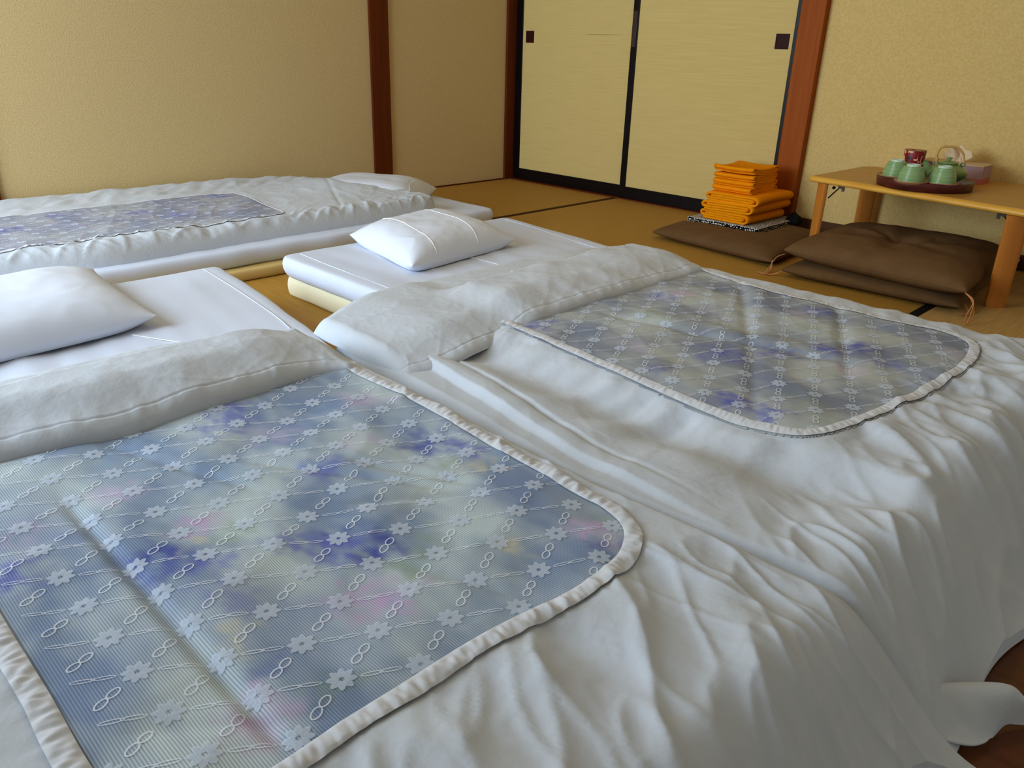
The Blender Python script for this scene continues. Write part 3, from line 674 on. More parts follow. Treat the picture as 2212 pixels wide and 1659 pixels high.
P = np.stack([XX, YY, h3(XX.ravel(), YY.ravel()).reshape(XX.shape)], -1)
VV, F = pad_closed(P[:, ::-1], nu, nv, 0.100); part('quilt_cover', VV, F, M['cotton'], q3)
bl3 = [(0.47, -2.23, .07, BLUE, .8), (0.61, -2.62, .08, BLUE, .7), (0.75, -2.53, .07, BLUE, .7), (0.66, -3.07, .08, BLUE2, .7), (0.50, -2.87, .07, BLUE, .6), (0.55, -2.42, .06, MAU, .5), (0.78, -2.30, .06, MAU, .5),
       (0.5, -2.65, .05, GRN, .4), (0.7, -2.85, .06, MAU, .5), (0.42, -2.5, .05, BLUE, .5), (0.70, -2.45, .05, BLUE, .5), (0.6, -3.3, .08, BLUE, .6)]
p3 = net_panel(O3, h3, M['print'], q3, (0.38, 0.99), (-3.6, -2.10), bl3, base=((150, 152, 168), (178, 178, 184)), seed=9)
lace_motifs(O3, h3, p3, (0.40, 0.97), (-3.6, -2.12), (0.6, -2.5))
V, F = strip_along(O3, h3, 0.010, 1, 0.003, gather=0.0008, seed=25); part('gathered_trim', V, F, M['trim'], q3)

# --- turned-down tops of quilts 1 and 2 -------------------------------
def flap(name, xb, xf, ys, hbase, th, parent, seed, zb_end, rb=0.045, rf=0.030, nu=150, nv=420, droop=None, hem=0.028):
    """xb(y): head-side roll, xf(y): free edge lying on the quilt"""
    u = edges_lin(nu); v = edges_lin(nv, ys[0], ys[1])
    U, Y = np.meshgrid(u, v, indexing='ij')
    a = xb(Y); b = xf(Y); X = a+(b-a)*U
    db = (X-a); df = (b-X); de = np.minimum(Y-ys[0], ys[1]-Y)
    pb = np.sqrt(np.clip(1-(1-np.clip(db/rb, 0, 1))**2, 0, 1)); pf = np.sqrt(np.clip(1-(1-np.clip(df/rf, 0, 1))**2, 0, 1)); pe = np.sqrt(np.clip(1-(1-np.clip(de/0.03, 0, 1))**2, 0, 1))
    T = th(X, Y); fr = sst(0.0, 0.13, df)
    base = hbase(X, Y)
    z = base+T*(0.42+0.58*fr)*pb*pf*pe
    hemv = -0.0022*np.exp(-((df-hem)/0.0022)**2)
    pk = perlin(Y*62, df*14, seed+1)*0.0016*np.exp(-np.abs(df-hem)/0.016)+perlin(Y*22, df*5, seed+2)*0.003*np.exp(-df/0.07)
    z = z+(hemv+pk)*pb*pe*pf
    z = z+(crumple(X, Y, 0.0022, seed+3, -30, 7)+0.0035*fbm(X*4, Y*3.5, 2, seed+6)+0.0006*ridge(X*16, Y*16, seed+12, 2.5))*pb*pf*pe
    z = z+0.0016*ridge((X*0.8+Y)*11, (Y-X)*2.5, seed+9, 3)*np.exp(-df/0.12)*pb*pf*pe
    P = np.stack([X, Y, z], -1)
    lo = (lambda x, y: hbase(x, y)-0.001)
    VV, F = pad_closed(P, nu, nv, lo)
    o = part(name, VV, F, M['cotton'], parent); return o
def base1(x, y): return np.where(x > 2.24, h1(np.minimum(x, 3.2), y), ZM+0.002+0.03*sst(2.16, 2.24, x))*(1-0.35*sst(-2.93, -2.84, y))
def base2(x, y):
    z = np.where(x > 2.24, h2(x, y), ZM+0.002+0.03*sst(2.16, 2.24, x))
    k = sst(-2.38, -2.50, y); z = z*(1-k)+(0.155-0.02*sst(-2.6, -2.78, y))*k
    return z*(1-0.30*sst(-1.70, -1.50, y))
xb1 = smooth_interp([(-4.3, 2.06), (-3.7, 2.07), (-3.46, 2.085), (-3.2, 2.085), (-3.0, 2.11), (-2.94, 2.15), (-2.88, 2.25), (-2.82, 2.38), (-2.7, 2.62)], 0.02)
xf1 = smooth_interp([(-4.3, 2.40), (-3.7, 2.40), (-3.54, 2.405), (-3.38, 2.445), (-3.2, 2.44), (-3.05, 2.43), (-2.97, 2.425), (-2.91, 2.455), (-2.86, 2.53), (-2.80, 2.64), (-2.7, 2.80)], 0.02)
flap('turned_down_top', xb1, xf1, (-4.2, -2.825), base1, lambda x, y: 0.066-0.036*sst(-3.1, -2.86, y), q1, 301, 0, rb=0.07)
xb2 = smooth_interp([(-2.85, 2.14), (-2.76, 2.09), (-2.6, 2.045), (-2.4, 2.015), (-2.0, 2.015), (-1.6, 2.05), (-1.50, 2.12), (-1.42, 2.22)])
xf2 = smooth_interp([(-2.85, 2.46), (-2.79, 2.49), (-2.7, 2.515), (-2.5, 2.49), (-2.3, 2.49), (-2.1, 2.50), (-1.9, 2.495), (-1.7, 2.50), (-1.5, 2.50), (-1.42, 2.48)])
flap('turned_down_top', xb2, xf2, (-2.80, -1.465), base2, lambda x, y: 0.046-0.012*sst(-1.8, -1.55, y), q2, 331, 0, rb=0.06)

def corner_sheet(A, B, parent, hump, name='trailing_corner'):
    A = spline(A, 60); B = spline(B, 60); n = min(len(A), len(B)); A = A[:n]; B = B[:n]; m = 30
    t = np.linspace(0, 1, m)[None, :, None]; P = A[:, None, :]*(1-t)+B[:, None, :]*t
    w = np.sin(PI*np.linspace(0, 1, m))[None, :]; P[:, :, 2] += np.sin(2*PI*np.linspace(0, 1, m))[None, :]*0.008+w*hump*(1+0.5*np.sin(np.linspace(0, 7, n)))[:, None]
    P[:, :, 2] += 0.004*perlin(P[:, :, 0]*40, P[:, :, 1]*40, 77)*w+0.002
    P[:, :, 2] = np.maximum(P[:, :, 2], 0.003)
    o = part(name, P.reshape(-1, 3), gridfaces(n, m).tolist(), M['cotton'], parent)
    sm = o.modifiers.new('solid', 'SOLIDIFY'); sm.thickness = 0.0025; return o
corner_sheet([(3.560, -2.80, 0.03), (3.618, -2.755, 0.045), (3.651, -2.728, 0.045), (3.672, -2.72, 0.030), (3.70, -2.70, 0.008)], [(3.550, -2.87, 0.01), (3.624, -2.845, 0.012), (3.652, -2.812, 0.008), (3.660, -2.757, 0.005), (3.70, -2.715, 0.003)], q1, 0.004)

# --- pillows ------------------------------------------------------------
def pillow_fn(C, T, zmid, pinch=0.035, seed=0, p=0.62, cornerlift=0.0, wr=0.004, top=True):
    C = np.array(C, float)
    def f(u, v, side=1):
        u = np.asarray(u, float); v = np.asarray(v, float)
        a = (1-u)/2; b = (1+u)/2; c = (1-v)/2; d = (1+v)/2
        X = a*c*C[0][0]+b*c*C[1][0]+b*d*C[2][0]+a*d*C[3][0]; Y = a*c*C[0][1]+b*c*C[1][1]+b*d*C[2][1]+a*d*C[3][1]
        cx, cy = C[:, 0].mean(), C[:, 1].mean()
        k = pinch*(np.abs(u)**3*(1-v*v)+np.abs(v)**3*(1-u*u))
        X = X-(X-cx)*k*2; Y = Y-(Y-cy)*k*2
        e = np.clip((1-u**4)*(1-v**4), 0, 1)
        th = T*e**p
        wrk = wr*(fbm(u*1.6+seed, v*1.6, 3, seed)+0.8*ridge(u*2.2, v*2.2, seed+4, 3)*(np.abs(u*v)**0.7))*e**0.4
        lift = cornerlift*(np.abs(u*v))**4
        return X, Y, (zmid+th+wrk+lift) if side > 0 else (zmid-np.minimum(th*0.8, zmid*1.0)+lift)
    return f
def pillow(f, m, parent, zfloor, n=110, name='pillowcase', seam=True):
    t = edges_lin(n, -1, 1, 0.9); U, W = np.meshgrid(t, t, indexing='ij')
    X, Y, Z = f(U, W, 1); V1 = np.stack([X, Y, Z], -1).reshape(-1, 3)
    X2, Y2, Z2 = f(U, W, -1); Z2 = np.maximum(Z2, zfloor); V2 = np.stack([X2, Y2, Z2], -1).reshape(-1, 3)
    F = gridfaces(n, n); F2 = F[:, ::-1]+n*n
    o = part(name, np.vstack([V1, V2]), np.vstack([F, F2]).tolist(), m, parent)
    return o
def on_pillow(f, uv, r, m, parent, name, n=60, dz=0.0006):
    uv = spline(uv, n); X, Y, Z = f(uv[:, 0], uv[:, 1], 1); V, F = tube(np.stack([X, Y, Z+dz], 1), r, 6)
    return part(name, V, F, m, parent)
# order of corners: (x lo,y lo) (x hi,y lo) (x hi,y hi) (x lo,y hi)
pf1 = pillow_fn([(1.40, -3.66), (1.885, -3.66), (1.835, -3.06), (1.30, -3.02)], 0.075, ZM+0.022, 0.02, 3, 0.6, 0.010, 0.003)
t1 = thing('pillow', (1.6, -3.35, ZM), 'large smooth white pillow at the left edge of the photo', 'pillow', 'white pillows'); pillow(pf1, M['pillow'], t1, ZM+0.002)
pf2 = pillow_fn([(1.385, -2.19), (1.865, -2.29), (1.80, -1.775), (1.33, -1.69)], 0.078, ZM+0.020, 0.03, 7, 0.55, 0.012, 0.004)
t2 = thing('pillow', (1.6, -2.0, ZM), 'white pillow with two sewn seams on the middle bed', 'pillow', 'white pillows'); pillow(pf2, M['pillow'], t2, ZM+0.002)
on_pillow(pf2, [(-0.95, -0.52), (-0.4, -0.50), (0.2, -0.50), (0.97, -0.54)], 0.0013, M['thread'], t2, 'seam')
on_pillow(pf2, [(-0.95, 0.30), (-0.2, 0.30), (0.4, 0.31), (0.97, 0.29)], 0.0010, M['thread'], t2, 'seam')
pf3 = pillow_fn([(0.47, -1.86), (0.91, -1.52), (0.655, -1.165), (0.21, -1.47)], 0.085, 0.105+0.022, 0.03, 12, 0.6, 0.010, 0.003)
t3 = thing('pillow', (0.5, -1.45, 0.105), 'farthest white pillow, half under the quilt beside the left wall', 'pillow', 'white pillows'); pillow(pf3, M['pillow'], t3, 0.107)
on_pillow(pf3, [(0.99, -0.9), (0.80, -0.3), (0.80, 0.4), (0.97, 0.95)], 0.0016, M['thread'], t3, 'seam')

# ------------------------------------------------------------------ floor cushions, towels
def zabuton(C, z0, T, seed, name='cushion_cover', tuft=0.0, n=110, press=None):
    f0 = pillow_fn(C, T, z0+T*0.55, 0.015, seed, 0.42, 0.0, 0.0022)
    def f(u, v, side=1):
        X, Y, Z = f0(u, v, side)
        if side > 0 and tuft:
            r = np.hypot(u, v); a = np.arctan2(v, u)
            Z = Z-tuft*np.exp(-(r/0.16)**2)+0.006*np.exp(-((r-0.5)/0.25)**2)*np.cos(a*6)*(r < 1.2)
            Z = Z-0.010*np.exp(-((r-0.28)/0.26)**2)*np.abs(np.cos(a*3.5+0.6*np.sin(a*2)))+0.006*fbm(u*2.4+7, v*2.4, 3, 5)*(1-u**4)*(1-v**4)
        if side > 0 and press:                # pressed flat by what lies on it
            x0, x1, y0, y1, zp = press; d = np.hypot(np.maximum(np.maximum(x0-X, X-x1), 0), np.maximum(np.maximum(y0-Y, Y-y1), 0))
            Z = np.minimum(Z, zp+0.42*d)
        return X, Y, Z
    return f
def tassel(P, m, parent, r=0.0016, strands=3, name='tassel', spread=0.01):
    mb = MB()
    for k in range(strands):
        Q = [(p[0]+rng.normal()*spread*i/len(P), p[1]+rng.normal()*spread*i/len(P), max(0.003, p[2])) for i, p in enumerate(P)]
        V, F = tube(spline(Q, 24), r, 5); mb.add(V, F)
    return part(name, mb.V, mb.F, m, parent)
zt = thing('floor_cushion', (1.95, -0.42, 0), 'brown floor cushion with the orange towels stacked on it', 'cushion')
zf = zabuton([(1.66, -0.72), (2.30, -0.80), (2.27, -0.16), (1.63, -0.10)], 0.004, 0.046, 31, press=(1.68, 2.02, -0.45, 0.0, 0.0375))
pillow(zf, M['zab'], zt, 0.003, name='cushion_cover')
tassel([(2.30, -0.79, 0.035), (2.325, -0.84, 0.012), (2.33, -0.88, 0.004), (2.345, -0.90, 0.004)], M['tassel'], zt)
za = thing('floor_cushion', (2.68, -0.5, 0), 'lower brown floor cushion of the pair under the low table', 'cushion', 'cushions under the table')
pillow(zabuton([(2.385, -0.885), (3.03, -0.865), (3.00, -0.17), (2.38, -0.24)], 0.003, 0.046, 36), M['zab'], za, 0.003, name='cushion_cover')
tassel([(3.02, -0.795, 0.03), (3.045, -0.815, 0.015), (3.055, -0.83, 0.004), (3.05, -0.86, 0.004)], M['tassel'], za)
tassel([(2.385, -0.865, 0.02), (2.36, -0.885, 0.005), (2.33, -0.90, 0.004), (2.30, -0.90, 0.004)], M['tassel'], za)
zc = thing('floor_cushion', (2.68, -0.5, 0.06), 'upper brown floor cushion with a tufted middle under the low table', 'cushion', 'cushions under the table')
zcf = zabuton([(2.375, -0.865), (3.055, -0.935), (3.01, -0.18), (2.36, -0.22)], 0.066, 0.066, 41, tuft=0.045)
pillow(zcf, M['zab'], zc, 0.062, name='cushion_cover')
mb = MB()                                      # white stitches of the tuft in the middle
for k in range(5):
    a = k*1.3; X, Y, Z = zcf(0.02*math.cos(a), 0.02*math.sin(a), 1)
    V, F = tube([(float(X)-0.006*math.cos(a), float(Y)-0.006*math.sin(a), float(Z)), (float(X), float(Y), float(Z)+0.004), (float(X)+0.014*math.cos(a), float(Y)+0.014*math.sin(a), float(Z)+0.012)], 0.0011, 5); mb.add(V, F)
part('tuft_stitch', mb.V, mb.F, M['thread'], zc)
tassel([(3.05, -0.93, 0.098), (3.085, -0.95, 0.08), (3.09, -0.955, 0.03), (3.085, -0.96, 0.004)], M['tassel'], zc, r=0.0019)
tassel([(2.378, -0.85, 0.085), (2.355, -0.87, 0.07), (2.34, -0.885, 0.03), (2.335, -0.90, 0.004)], M['zthread'], zc, r=0.0018)
tassel([(3.005, -0.19, 0.09), (3.03, -0.20, 0.088), (3.035, -0.205, 0.08)], M['thread'], zc, r=0.0014)

def ribbon_solid(path, t, depth, nd=14, wob=0.0012, seed=0, bendf=None, edge=0.0015):
    """a folded cloth: the ribbon path (a,z) of thickness t, swept along depth; returns local coords (a, depth, z)"""
    P = spline(path, len(path)*5); T = np.gradient(P, axis=0); T /= np.hypot(T[:, 0], T[:, 1])[:, None]+1e-9; N = np.stack([-T[:, 1], T[:, 0]], 1)
    m = len(P); V = []
    for j in range(nd):
        y = -depth/2+depth*j/(nd-1)
        for s in (1, -1):
            q = P+N*s*t/2
            w1 = wob*perlin(P[:, 0]*25+s, np.full(m, y*18), seed+s); ye = y+(edge*perlin(np.arange(m)*0.35, np.full(m, j*0.0), seed+7)*(1 if j in (0, nd-1) else 0))
            V.append(np.stack([q[:, 0]+w1*0.6, ye if not np.isscalar(ye) else np.full(m, ye), q[:, 1]+w1], 1))
    V = np.concatenate(V); F = []
    L = 2*m
    for j in range(nd-1):
        a = j*L; b = (j+1)*L
        for i in range(m-1):
            F.append((a+i, a+i+1, b+i+1, b+i)); F.append((a+m+i+1, a+m+i, b+m+i, b+m+i+1))
        F.append((a, b, b+m, a+m)); F.append((a+m-1, a+2*m-1, b+2*m-1, b+m-1))
    for a in (0, (nd-1)*L):
        for i in range(m-1): F.append((a+i, a+m+i, a+m+i+1, a+i+1) if a == 0 else (a+i+1, a+m+i+1, a+m+i, a+i))
    if bendf is not None: V[:, 2] += bendf(V[:, 0], V[:, 1])
    return V, F
def fold_path(w, h):
    """spiral fold with round turns at both ends"""
    a = w/2; l = h/4; z = [h-l/2, h-1.5*l, h-2.5*l, l/2]
    r = l/2
    P = [(-a+0.022, z[1]), (-a*0.5, z[1]), (0, z[1]), (a*0.5, z[1]), (a-0.034, z[1]), (a-0.024, z[1]-r*0.5), (a-0.024, z[2]+r*0.5), (a-0.034, z[2]), (a*0.5, z[2]), (0, z[2]), (-a*0.5, z[2]), (-a+0.012, z[2]),
         (-a+0.002, z[2]+l*0.5), (-a, z[2]+l), (-a+0.002, z[0]-l*0.5), (-a+0.014, z[0]), (-a*0.5, z[0]), (0, z[0]), (a*0.5, z[0]), (a-0.020, z[0]), (a-0.005, z[0]-l*0.6), (a, (z[0]+z[3])/2), (a-0.005, z[3]+l*0.6), (a-0.020, z[3]), (a*0.5, z[3]), (0, z[3]), (-a*0.5, z[3]), (-a+0.012, z[3])]
    return P
def towel(label, loc, rotz, w, d, h, swap=False, group=None, bend=None, seed=0, nm='folded_towel'):
    V, F = ribbon_solid(fold_path(w, h), h/4*0.94, d, seed=seed, bendf=bend)
    if swap: V = V[:, [1, 0, 2]]; F = [tuple(reversed(f)) for f in F]
    o = bpy.data.objects.new(nm, mesh_of(nm, V, F, M['towel'])); COL.objects.link(o); o.location = loc; o.rotation_euler = (0, 0, rotz)
    return tag(o, label, 'towel', group)
# dotted yukata under the towels
yk = thing('folded_yukata', (1.83, -0.22, 0.045), 'black and white dotted robe folded flat under the orange towels', 'robe')
for i, (a, b, c, d, z) in enumerate(((1.655, 2.025, -0.44, -0.02, 0.041), (1.665, 2.02, -0.43, -0.03, 0.0545))):
    Vr, Fr = ribbon_solid([(-0.182, 0.0035), (0, 0.0035), (0.17, 0.0035), (0.182, 0.007), (0.17, 0.0105), (0, 0.0105), (-0.182, 0.0105)], 0.0066, 0.40, seed=70+i, wob=0.0008)
    part('folded_layer', Vr+np.array([(a+b)/2, (c+d)/2, z-0.003]), Fr, M['yukata'], yk)
G1, G2 = 'orange bath towels in the stack', 'small orange hand towels on top of the stack'
zt0 = 0.0675
towel('lowest large orange towel, lying on the dotted robe', (1.842, -0.235, zt0), math.radians(-2), 0.250, 0.335, 0.043, group=G1, seed=81)
towel('second large orange towel up, between two other large ones', (1.850, -0.225, zt0+0.044), math.radians(-1), 0.262, 0.36, 0.044, group=G1, seed=83, bend=lambda x, y: 0.003*np.sin(x*12))
towel('topmost large orange towel, right under the small ones', (1.862, -0.22, zt0+0.089), math.radians(1), 0.262, 0.36, 0.042, group=G1, seed=85, bend=lambda x, y: 0.006*np.cos(y*9)-0.004)
sad = lambda k: (lambda x, y: k*(x/0.1)**2+k*0.7*(y/0.13)**2-k*0.3)
lbs = ['lowest small orange hand towel in the stack', 'second small orange hand towel from the bottom', 'small orange hand towel just under the topmost', 'topmost small orange towel with upturned corners']
for k in range(4):
    towel(lbs[k], (1.842-0.002*k, -0.25+0.002*k, zt0+0.130+0.0268*k), math.radians((-2, 1, 2, -1)[k]), 0.235, 0.205+0.004*(k % 2), 0.0275, swap=True, group=G2, seed=90+k, bend=sad((0.001, 0.002, 0.004, 0.010)[k]))

# dark bundle between the post and the table leg
bb = pillow_fn([(2.00, -0.11), (2.065, -0.11), (2.065, -0.04), (2.00, -0.04)], 0.03, 0.06, 0.06, 44, 0.5, 0.0, 0.006)
bt = thing('cloth_bundle', (2.04, -0.08, 0.0), 'small black bundle on the floor behind the towels, beside the post', 'bundle'); pillow(bb, M['black'], bt, 0.002, n=40, name='bundle_body')
V, F = tube(spline([(2.01, -0.08, 0.085), (2.03, -0.075, 0.10), (2.05, -0.075, 0.088)], 20), 0.004, 6); part('bundle_loop', V, F, M['black'], bt)

# ------------------------------------------------------------------ low table
TZ = 0.345
tb = thing('low_table', (2.75, -0.32, 0), 'low wooden table with flat plank legs against the back wall', 'table')
def round_poly(P, r, n=8):
    out = []; m = len(P); P = np.array(P, float)
    for i in range(m):
        a, b, c = P[i-1], P[i], P[(i+1) % m]; u = (a-b)/np.linalg.norm(a-b); v = (c-b)/np.linalg.norm(c-b)
        p0 = b+u*r[i]; p1 = b+v*r[i]
        for t in np.linspace(0, 1, n): out.append((1-t)**2*p0+2*t*(1-t)*b+t*t*p1)
    return np.array(out)
poly = round_poly([(2.272, -0.538), (2.70, -0.605), (3.28, -0.715), (3.28, 0.012), (2.285, 0.012)], [0.035, 0.3, 0.09, 0.09, 0.07])
cx = poly.mean(0)
def offs(P, d):
    T = np.roll(P, -1, 0)-np.roll(P, 1, 0); T /= np.hypot(T[:, 0], T[:, 1])[:, None]+1e-9; return P+np.stack([-T[:, 1], T[:, 0]], 1)*d
n = len(poly); V = []; F = []
for ins, z in ((0.012, TZ-0.024), (0.004, TZ-0.022), (0.0, TZ-0.016), (0.0, TZ-0.011), (0.003, TZ-0.006), (0.009, TZ-0.002), (0.016, TZ)):
    q = offs(poly, ins); V += [(a, b, z) for a, b in q]
for i in range(6): F += [(i*n+k, i*n+(k+1) % n, (i+1)*n+(k+1) % n, (i+1)*n+k) for k in range(n)]
F += [tuple(range(n-1, -1, -1)), tuple(6*n+k for k in range(n))]
part('table_top', V, F, M['wood2'], tb)
q = offs(poly, 0.018); Vp, Fp = prism([tuple(a) for a in q], TZ-0.001, TZ+0.0006); part('top_veneer', Vp, Fp, M['wood'], tb, smooth=False)
def leg(x, y, ang, top=0.0, wd=0.078, th=0.024):
    """flat plank leg standing across the corner, slightly tapering"""
    a = math.radians(ang); dx, dy = math.cos(a), math.sin(a); nx, ny = -dy, dx
    V = []; F = []; prof = []
    for k in range(16):
        t = 2*PI*k/16; prof.append((math.copysign(abs(math.cos(t))**0.7, math.cos(t))*wd/2, math.copysign(abs(math.sin(t))**0.55, math.sin(t))*th/2))
    ox, oy = top
    for z, s in ((0.0, 0.84), (0.004, 0.88), (0.16, 0.94), (TZ-0.024, 1.0)):
        f = z/(TZ-0.024)
        for u, v in prof: V.append((x+ox*f+dx*u*s+nx*v, y+oy*f+dy*u*s+ny*v, z))
    for i in range(3): F += [(i*16+k, i*16+(k+1) % 16, (i+1)*16+(k+1) % 16, (i+1)*16+k) for k in range(16)]
    F += [tuple(range(15, -1, -1)), tuple(48+k for k in range(16))]
    return sharp(part('leg', V, F, M['leg'], tb), 40)
leg(2.335, -0.515, -45, (0, 0)); leg(3.085, -0.655, 38, (0, 0)); leg(2.345, -0.045, 45, (0.0, 0.0)); leg(3.125, -0.10, -45, (0, 0))
def bracket(x, y, sx, sy):
    m = MB(); z = TZ-0.024
    m.box((min(x, x+sx*0.05), y-0.002, z-0.002), (max(x, x+sx*0.05), y+0.014, z)).box((min(x+sx*0.038, x+sx*0.05), y, z-0.028), (max(x+sx*0.038, x+sx*0.05), y+0.003, z))
    V, F = tube([(x+sx*0.03, y+0.004, z-0.012), (x-sx*0.012, y+0.004, z-0.062)], 0.0028, 6); m.add(V, F)
    V, F = tube([(x+sx*0.03, y+0.001, z-0.010), (x+sx*0.03, y+0.009, z-0.010)], 0.009, 12); m.add(V, F)
    V, F = tube([(x+sx*0.004, y+0.0, z-0.018), (x+sx*0.004, y+0.008, z-0.018)], 0.006, 10); m.add(V, F)
    return part('folding_bracket', m.V, m.F, M['metal'], tb, smooth=False)
bracket(2.365, -0.49, 1, 1); bracket(3.055, -0.60, -1, 1); bracket(2.38, -0.08, 1, -1); bracket(3.09, -0.13, -1, -1)
for x, y in ((2.46, -0.10), (2.90, -0.50)):
    V, F = prism([(x-0.02, y), (x+0.045, y), (x+0.06, y+0.03), (x-0.02, y+0.03)], TZ-0.040, TZ-0.023); part('brace_block', V, F, M['leg'], tb, smooth=False)

# ------------------------------------------------------------------ tea things
tray_c = (2.693, -0.435)
ty = thing('round_tray', (*tray_c, TZ), 'round dark red-brown tray holding the green tea set', 'tray')
V, F = lathe([(0.0, 0.023), (0.145, 0.023), (0.158, 0.0235), (0.167, 0.033), (0.170, 0.035), (0.172, 0.033), (0.168, 0.0), (0.0, 0.0)][::-1], 72); part('tray_body', V, F, M['tray'], ty, local=True)
V, F = lathe([(0.0, 0.0240), (0.150, 0.0240), (0.158, 0.0250), (0.1655, 0.0325)], 72); part('tray_inside', V, F, M['trayin'], ty, local=True)
def cup_at(label, loc):
    t = thing('tea_cup', loc, label, 'cup', 'upturned green tea cups')
    prof = [(0.044, 0.0), (0.0465, 0.001)]
    for k in range(46):
        z = 0.002+0.054*k/45; s = k/45
        r = 0.0470*math.cos(s*1.02)**0.55+0.0006*math.sin(z*2*PI/0.0050)
        prof.append((r, z))
    prof += [(0.0255, 0.0565), (0.024, 0.0575)]
    V, F = lathe(prof, 48); part('cup_body', V, F, M['celadon'], t, local=True)
    V, F = lathe([(0.0245, 0.0555), (0.0235, 0.0635), (0.0220, 0.0650), (0.0202, 0.0635), (0.0195, 0.058), (0.0, 0.0575)], 40); part('cup_foot', V, F, M['foot'], t, local=True)
    return t
def saucer_at(label, loc):
    V, F = lathe([(0.0, 0.0), (0.036, 0.0), (0.045, 0.003), (0.057, 0.0105), (0.059, 0.013), (0.057, 0.0135), (0.044, 0.0075), (0.0, 0.0068)], 48)
    o = bpy.data.objects.new('saucer', mesh_of('saucer', V, F, M['saucer'])); COL.objects.link(o); o.location = loc
    return tag(o, label, 'saucer', 'wooden saucers on the tray')
cz = TZ+0.0320
spots = [((2.600, -0.492), 'upturned green tea cup at the left end of the tray'), ((2.690, -0.580), 'upturned green tea cup in front of the red canister'), ((2.778, -0.512), 'upturned green tea cup in front of the teapot')]
sl = ['wooden saucer under the leftmost green cup', 'wooden saucer under the middle green cup', 'wooden saucer under the rightmost green cup']
c0 = cup_at(spots[0][1], (*spots[0][0], cz)); s0 = saucer_at(sl[0], (*spots[0][0], cz-0.0073))
for k in (1, 2):
    dup(c0, (*spots[k][0], cz-0.001*k), 1.0*k, spots[k][1]); s = s0.copy(); COL.objects.link(s); s.location = (*spots[k][0], cz-0.0073-0.001*k); s['label'] = sl[k]
# teapot
tp = thing('teapot', (2.748, -0.383, TZ+0.0245), 'green pottery teapot with a bent cane handle', 'teapot')
tp.scale = (0.82, 0.82, 0.74)
prof = [(0.0, 0.0), (0.050, 0.0), (0.054, 0.004)]+[(0.056+0.034*math.sin(PI*min(1, t*1.02))**0.8 if t < 0.6 else 0.056+0.034*math.sin(PI*0.6*1.02)**0.8-(t-0.6)*0.13, 0.004+0.086*t) for t in np.linspace(0.03, 1, 26)]
prof = [(r+0.0005*math.sin(z*2*PI/0.006), z) for r, z in prof]
V, F = lathe(prof+[(0.030, 0.0925)], 56); part('pot_body', V, F, M['celadon_d'], tp, local=True)
V, F = lathe([(0.046, 0.090), (0.044, 0.094), (0.034, 0.099), (0.018, 0.1025), (0.008, 0.104), (0.007, 0.108), (0.012, 0.113), (0.013, 0.117), (0.009, 0.120), (0.0, 0.1205)], 40); part('pot_lid', V, F, M['celadon_d'], tp, local=True)
sd = Vector((-0.78, -0.62, 0)).normalized()           # direction of the spout
sp = [(sd.x*r, sd.y*r, z) for r, z in ((0.070, 0.045), (0.088, 0.062), (0.098, 0.080), (0.108, 0.096))]
V, F = tube(spline(sp, 20), np.linspace(0.020, 0.0105, len(spline(sp, 20))), 14, caps=False); part('spout', V, F, M['celadon_d'], tp, local=True)
hd = Vector((0.86, 0.5, 0)).normalized()              # plane of the handle
hp = [(-0.052, 0.088), (-0.054, 0.105), (-0.057, 0.135), (-0.052, 0.158), (-0.034, 0.171), (0.0, 0.172), (0.030, 0.163), (0.052, 0.140), (0.062, 0.112), (0.064, 0.088)]
hpts = spline([(hd.x*a, hd.y*a, z) for a, z in hp], 60); rr = np.interp(np.linspace(0, 1, len(hpts)), [0, .1, .5, .9, 1], [.0045, .0056, .0060, .0048, .0036])
V, F = tube(hpts, rr, 10); hnd = part('cane_handle', V, F, M['cane'], tp, local=True)
mb = MB()
for k in range(5):
    z = 0.098+0.0035*k; c = hd*(-0.0535); V, F = tube([(c.x+0.0068*math.cos(a), c.y+0.0068*math.sin(a), z) for a in np.linspace(0, 2*PI, 14)[:-1]], 0.0020, 6, closed=True); mb.add(V, F)
part('cane_binding', mb.V, mb.F, M['cane'], hnd, local=True)
for s, zz in ((-1, 0.086), (1, 0.086)):
    c = hd*(s*(0.054 if s < 0 else 0.062)); V, F = tube([(c.x+0.009*hd.x*math.cos(a), c.y+0.009*hd.y*math.cos(a), zz+0.009*math.sin(a)) for a in np.linspace(0, 2*PI, 16)[:-1]], 0.0034, 8, closed=True)
    part('handle_lug', V, F, M['celadon_d'], tp, local=True)
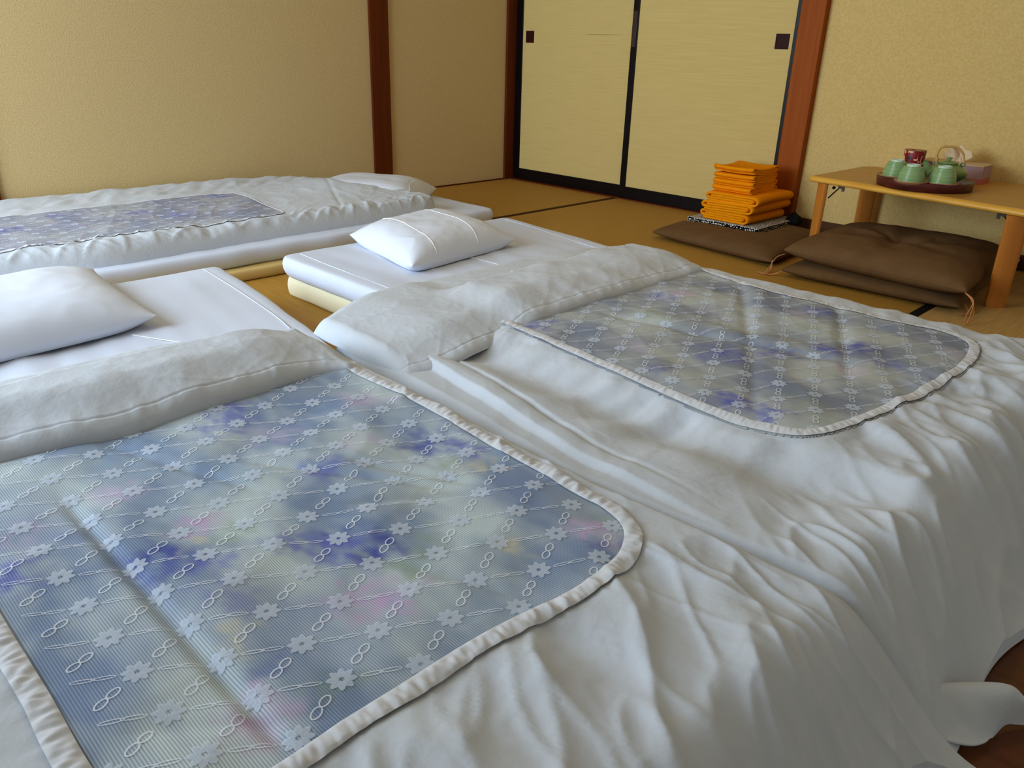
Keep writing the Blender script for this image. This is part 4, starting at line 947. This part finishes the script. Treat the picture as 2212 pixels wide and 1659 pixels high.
# canister
cn = thing('tea_canister', (2.575, -0.245, TZ), 'red flowered round tea canister behind the cups', 'canister')
cn.scale = (0.88, 0.88, 1.0)
V, F = lathe([(0.0, 0.0), (0.044, 0.0), (0.0455, 0.002), (0.0455, 0.084)], 48); part('canister_body', V, F, M['floral'], cn, local=True)
V, F = lathe([(0.0462, 0.0842), (0.0462, 0.110), (0.045, 0.1125), (0.0, 0.1125)], 48); part('canister_lid', V, F, M['floral'], cn, local=True)
V, F = tube([(0.0462*math.cos(a), 0.0462*math.sin(a), 0.1125) for a in np.linspace(0, 2*PI, 49)[:-1]], 0.0016, 6, closed=True); part('lid_rim', V, F, M['lid'], cn, local=True)
# tissue box
tx = thing('tissue_box', (2.71, -0.10, TZ), 'pale mauve and pink tissue box behind the teapot', 'box')
V = [(2.575, -0.185, TZ), (2.822, -0.185, TZ), (2.822, -0.045, TZ), (2.575, -0.045, TZ)]
boxpart('box_band', (2.575, -0.185, TZ), (2.822, -0.06, TZ+0.020), M['boxpink'], tx, 0.001)
boxpart('box_side', (2.575, -0.185, TZ+0.020), (2.822, -0.06, TZ+0.066), M['boxmauve'], tx, 0.001)
boxpart('box_top', (2.575, -0.185, TZ+0.066), (2.822, -0.06, TZ+0.072), M['boxlid'], tx, 0.002)
nn = 26; UU, WW = np.meshgrid(np.linspace(-1, 1, nn), np.linspace(0, 1, nn), indexing='ij')
TX = 2.70+UU*0.045*(0.6+0.7*WW)+0.008*np.sin(WW*5+UU*4); TY = -0.122+0.020*np.sin(UU*4.5+1)*WW+0.006*np.cos(UU*9); TZZ = TZ+0.071+0.062*WW*(0.75+0.25*np.cos(UU*2.6))+0.004*np.sin(UU*12)
tq = part('tissue', np.stack([TX, TY, TZZ], -1).reshape(-1, 3), gridfaces(nn, nn).tolist(), M['tissue'], tx)
sm = tq.modifiers.new('solid', 'SOLIDIFY'); sm.thickness = 0.0012

# made-up lamp box over the warm fill light, out of view
cl = bpy.data.objects['ceiling']
boxpart('added_lamp_frame', (2.0, -2.2, 2.34), (2.6, -1.6, 2.399), M['post'], cl, 0.004)
lm = mat('added_lamp_panel', (250, 236, 200), 0.6, 0.2)
boxpart('added_lamp_panel', (2.03, -2.17, 2.30), (2.57, -1.63, 2.339), lm, cl, 0.004)
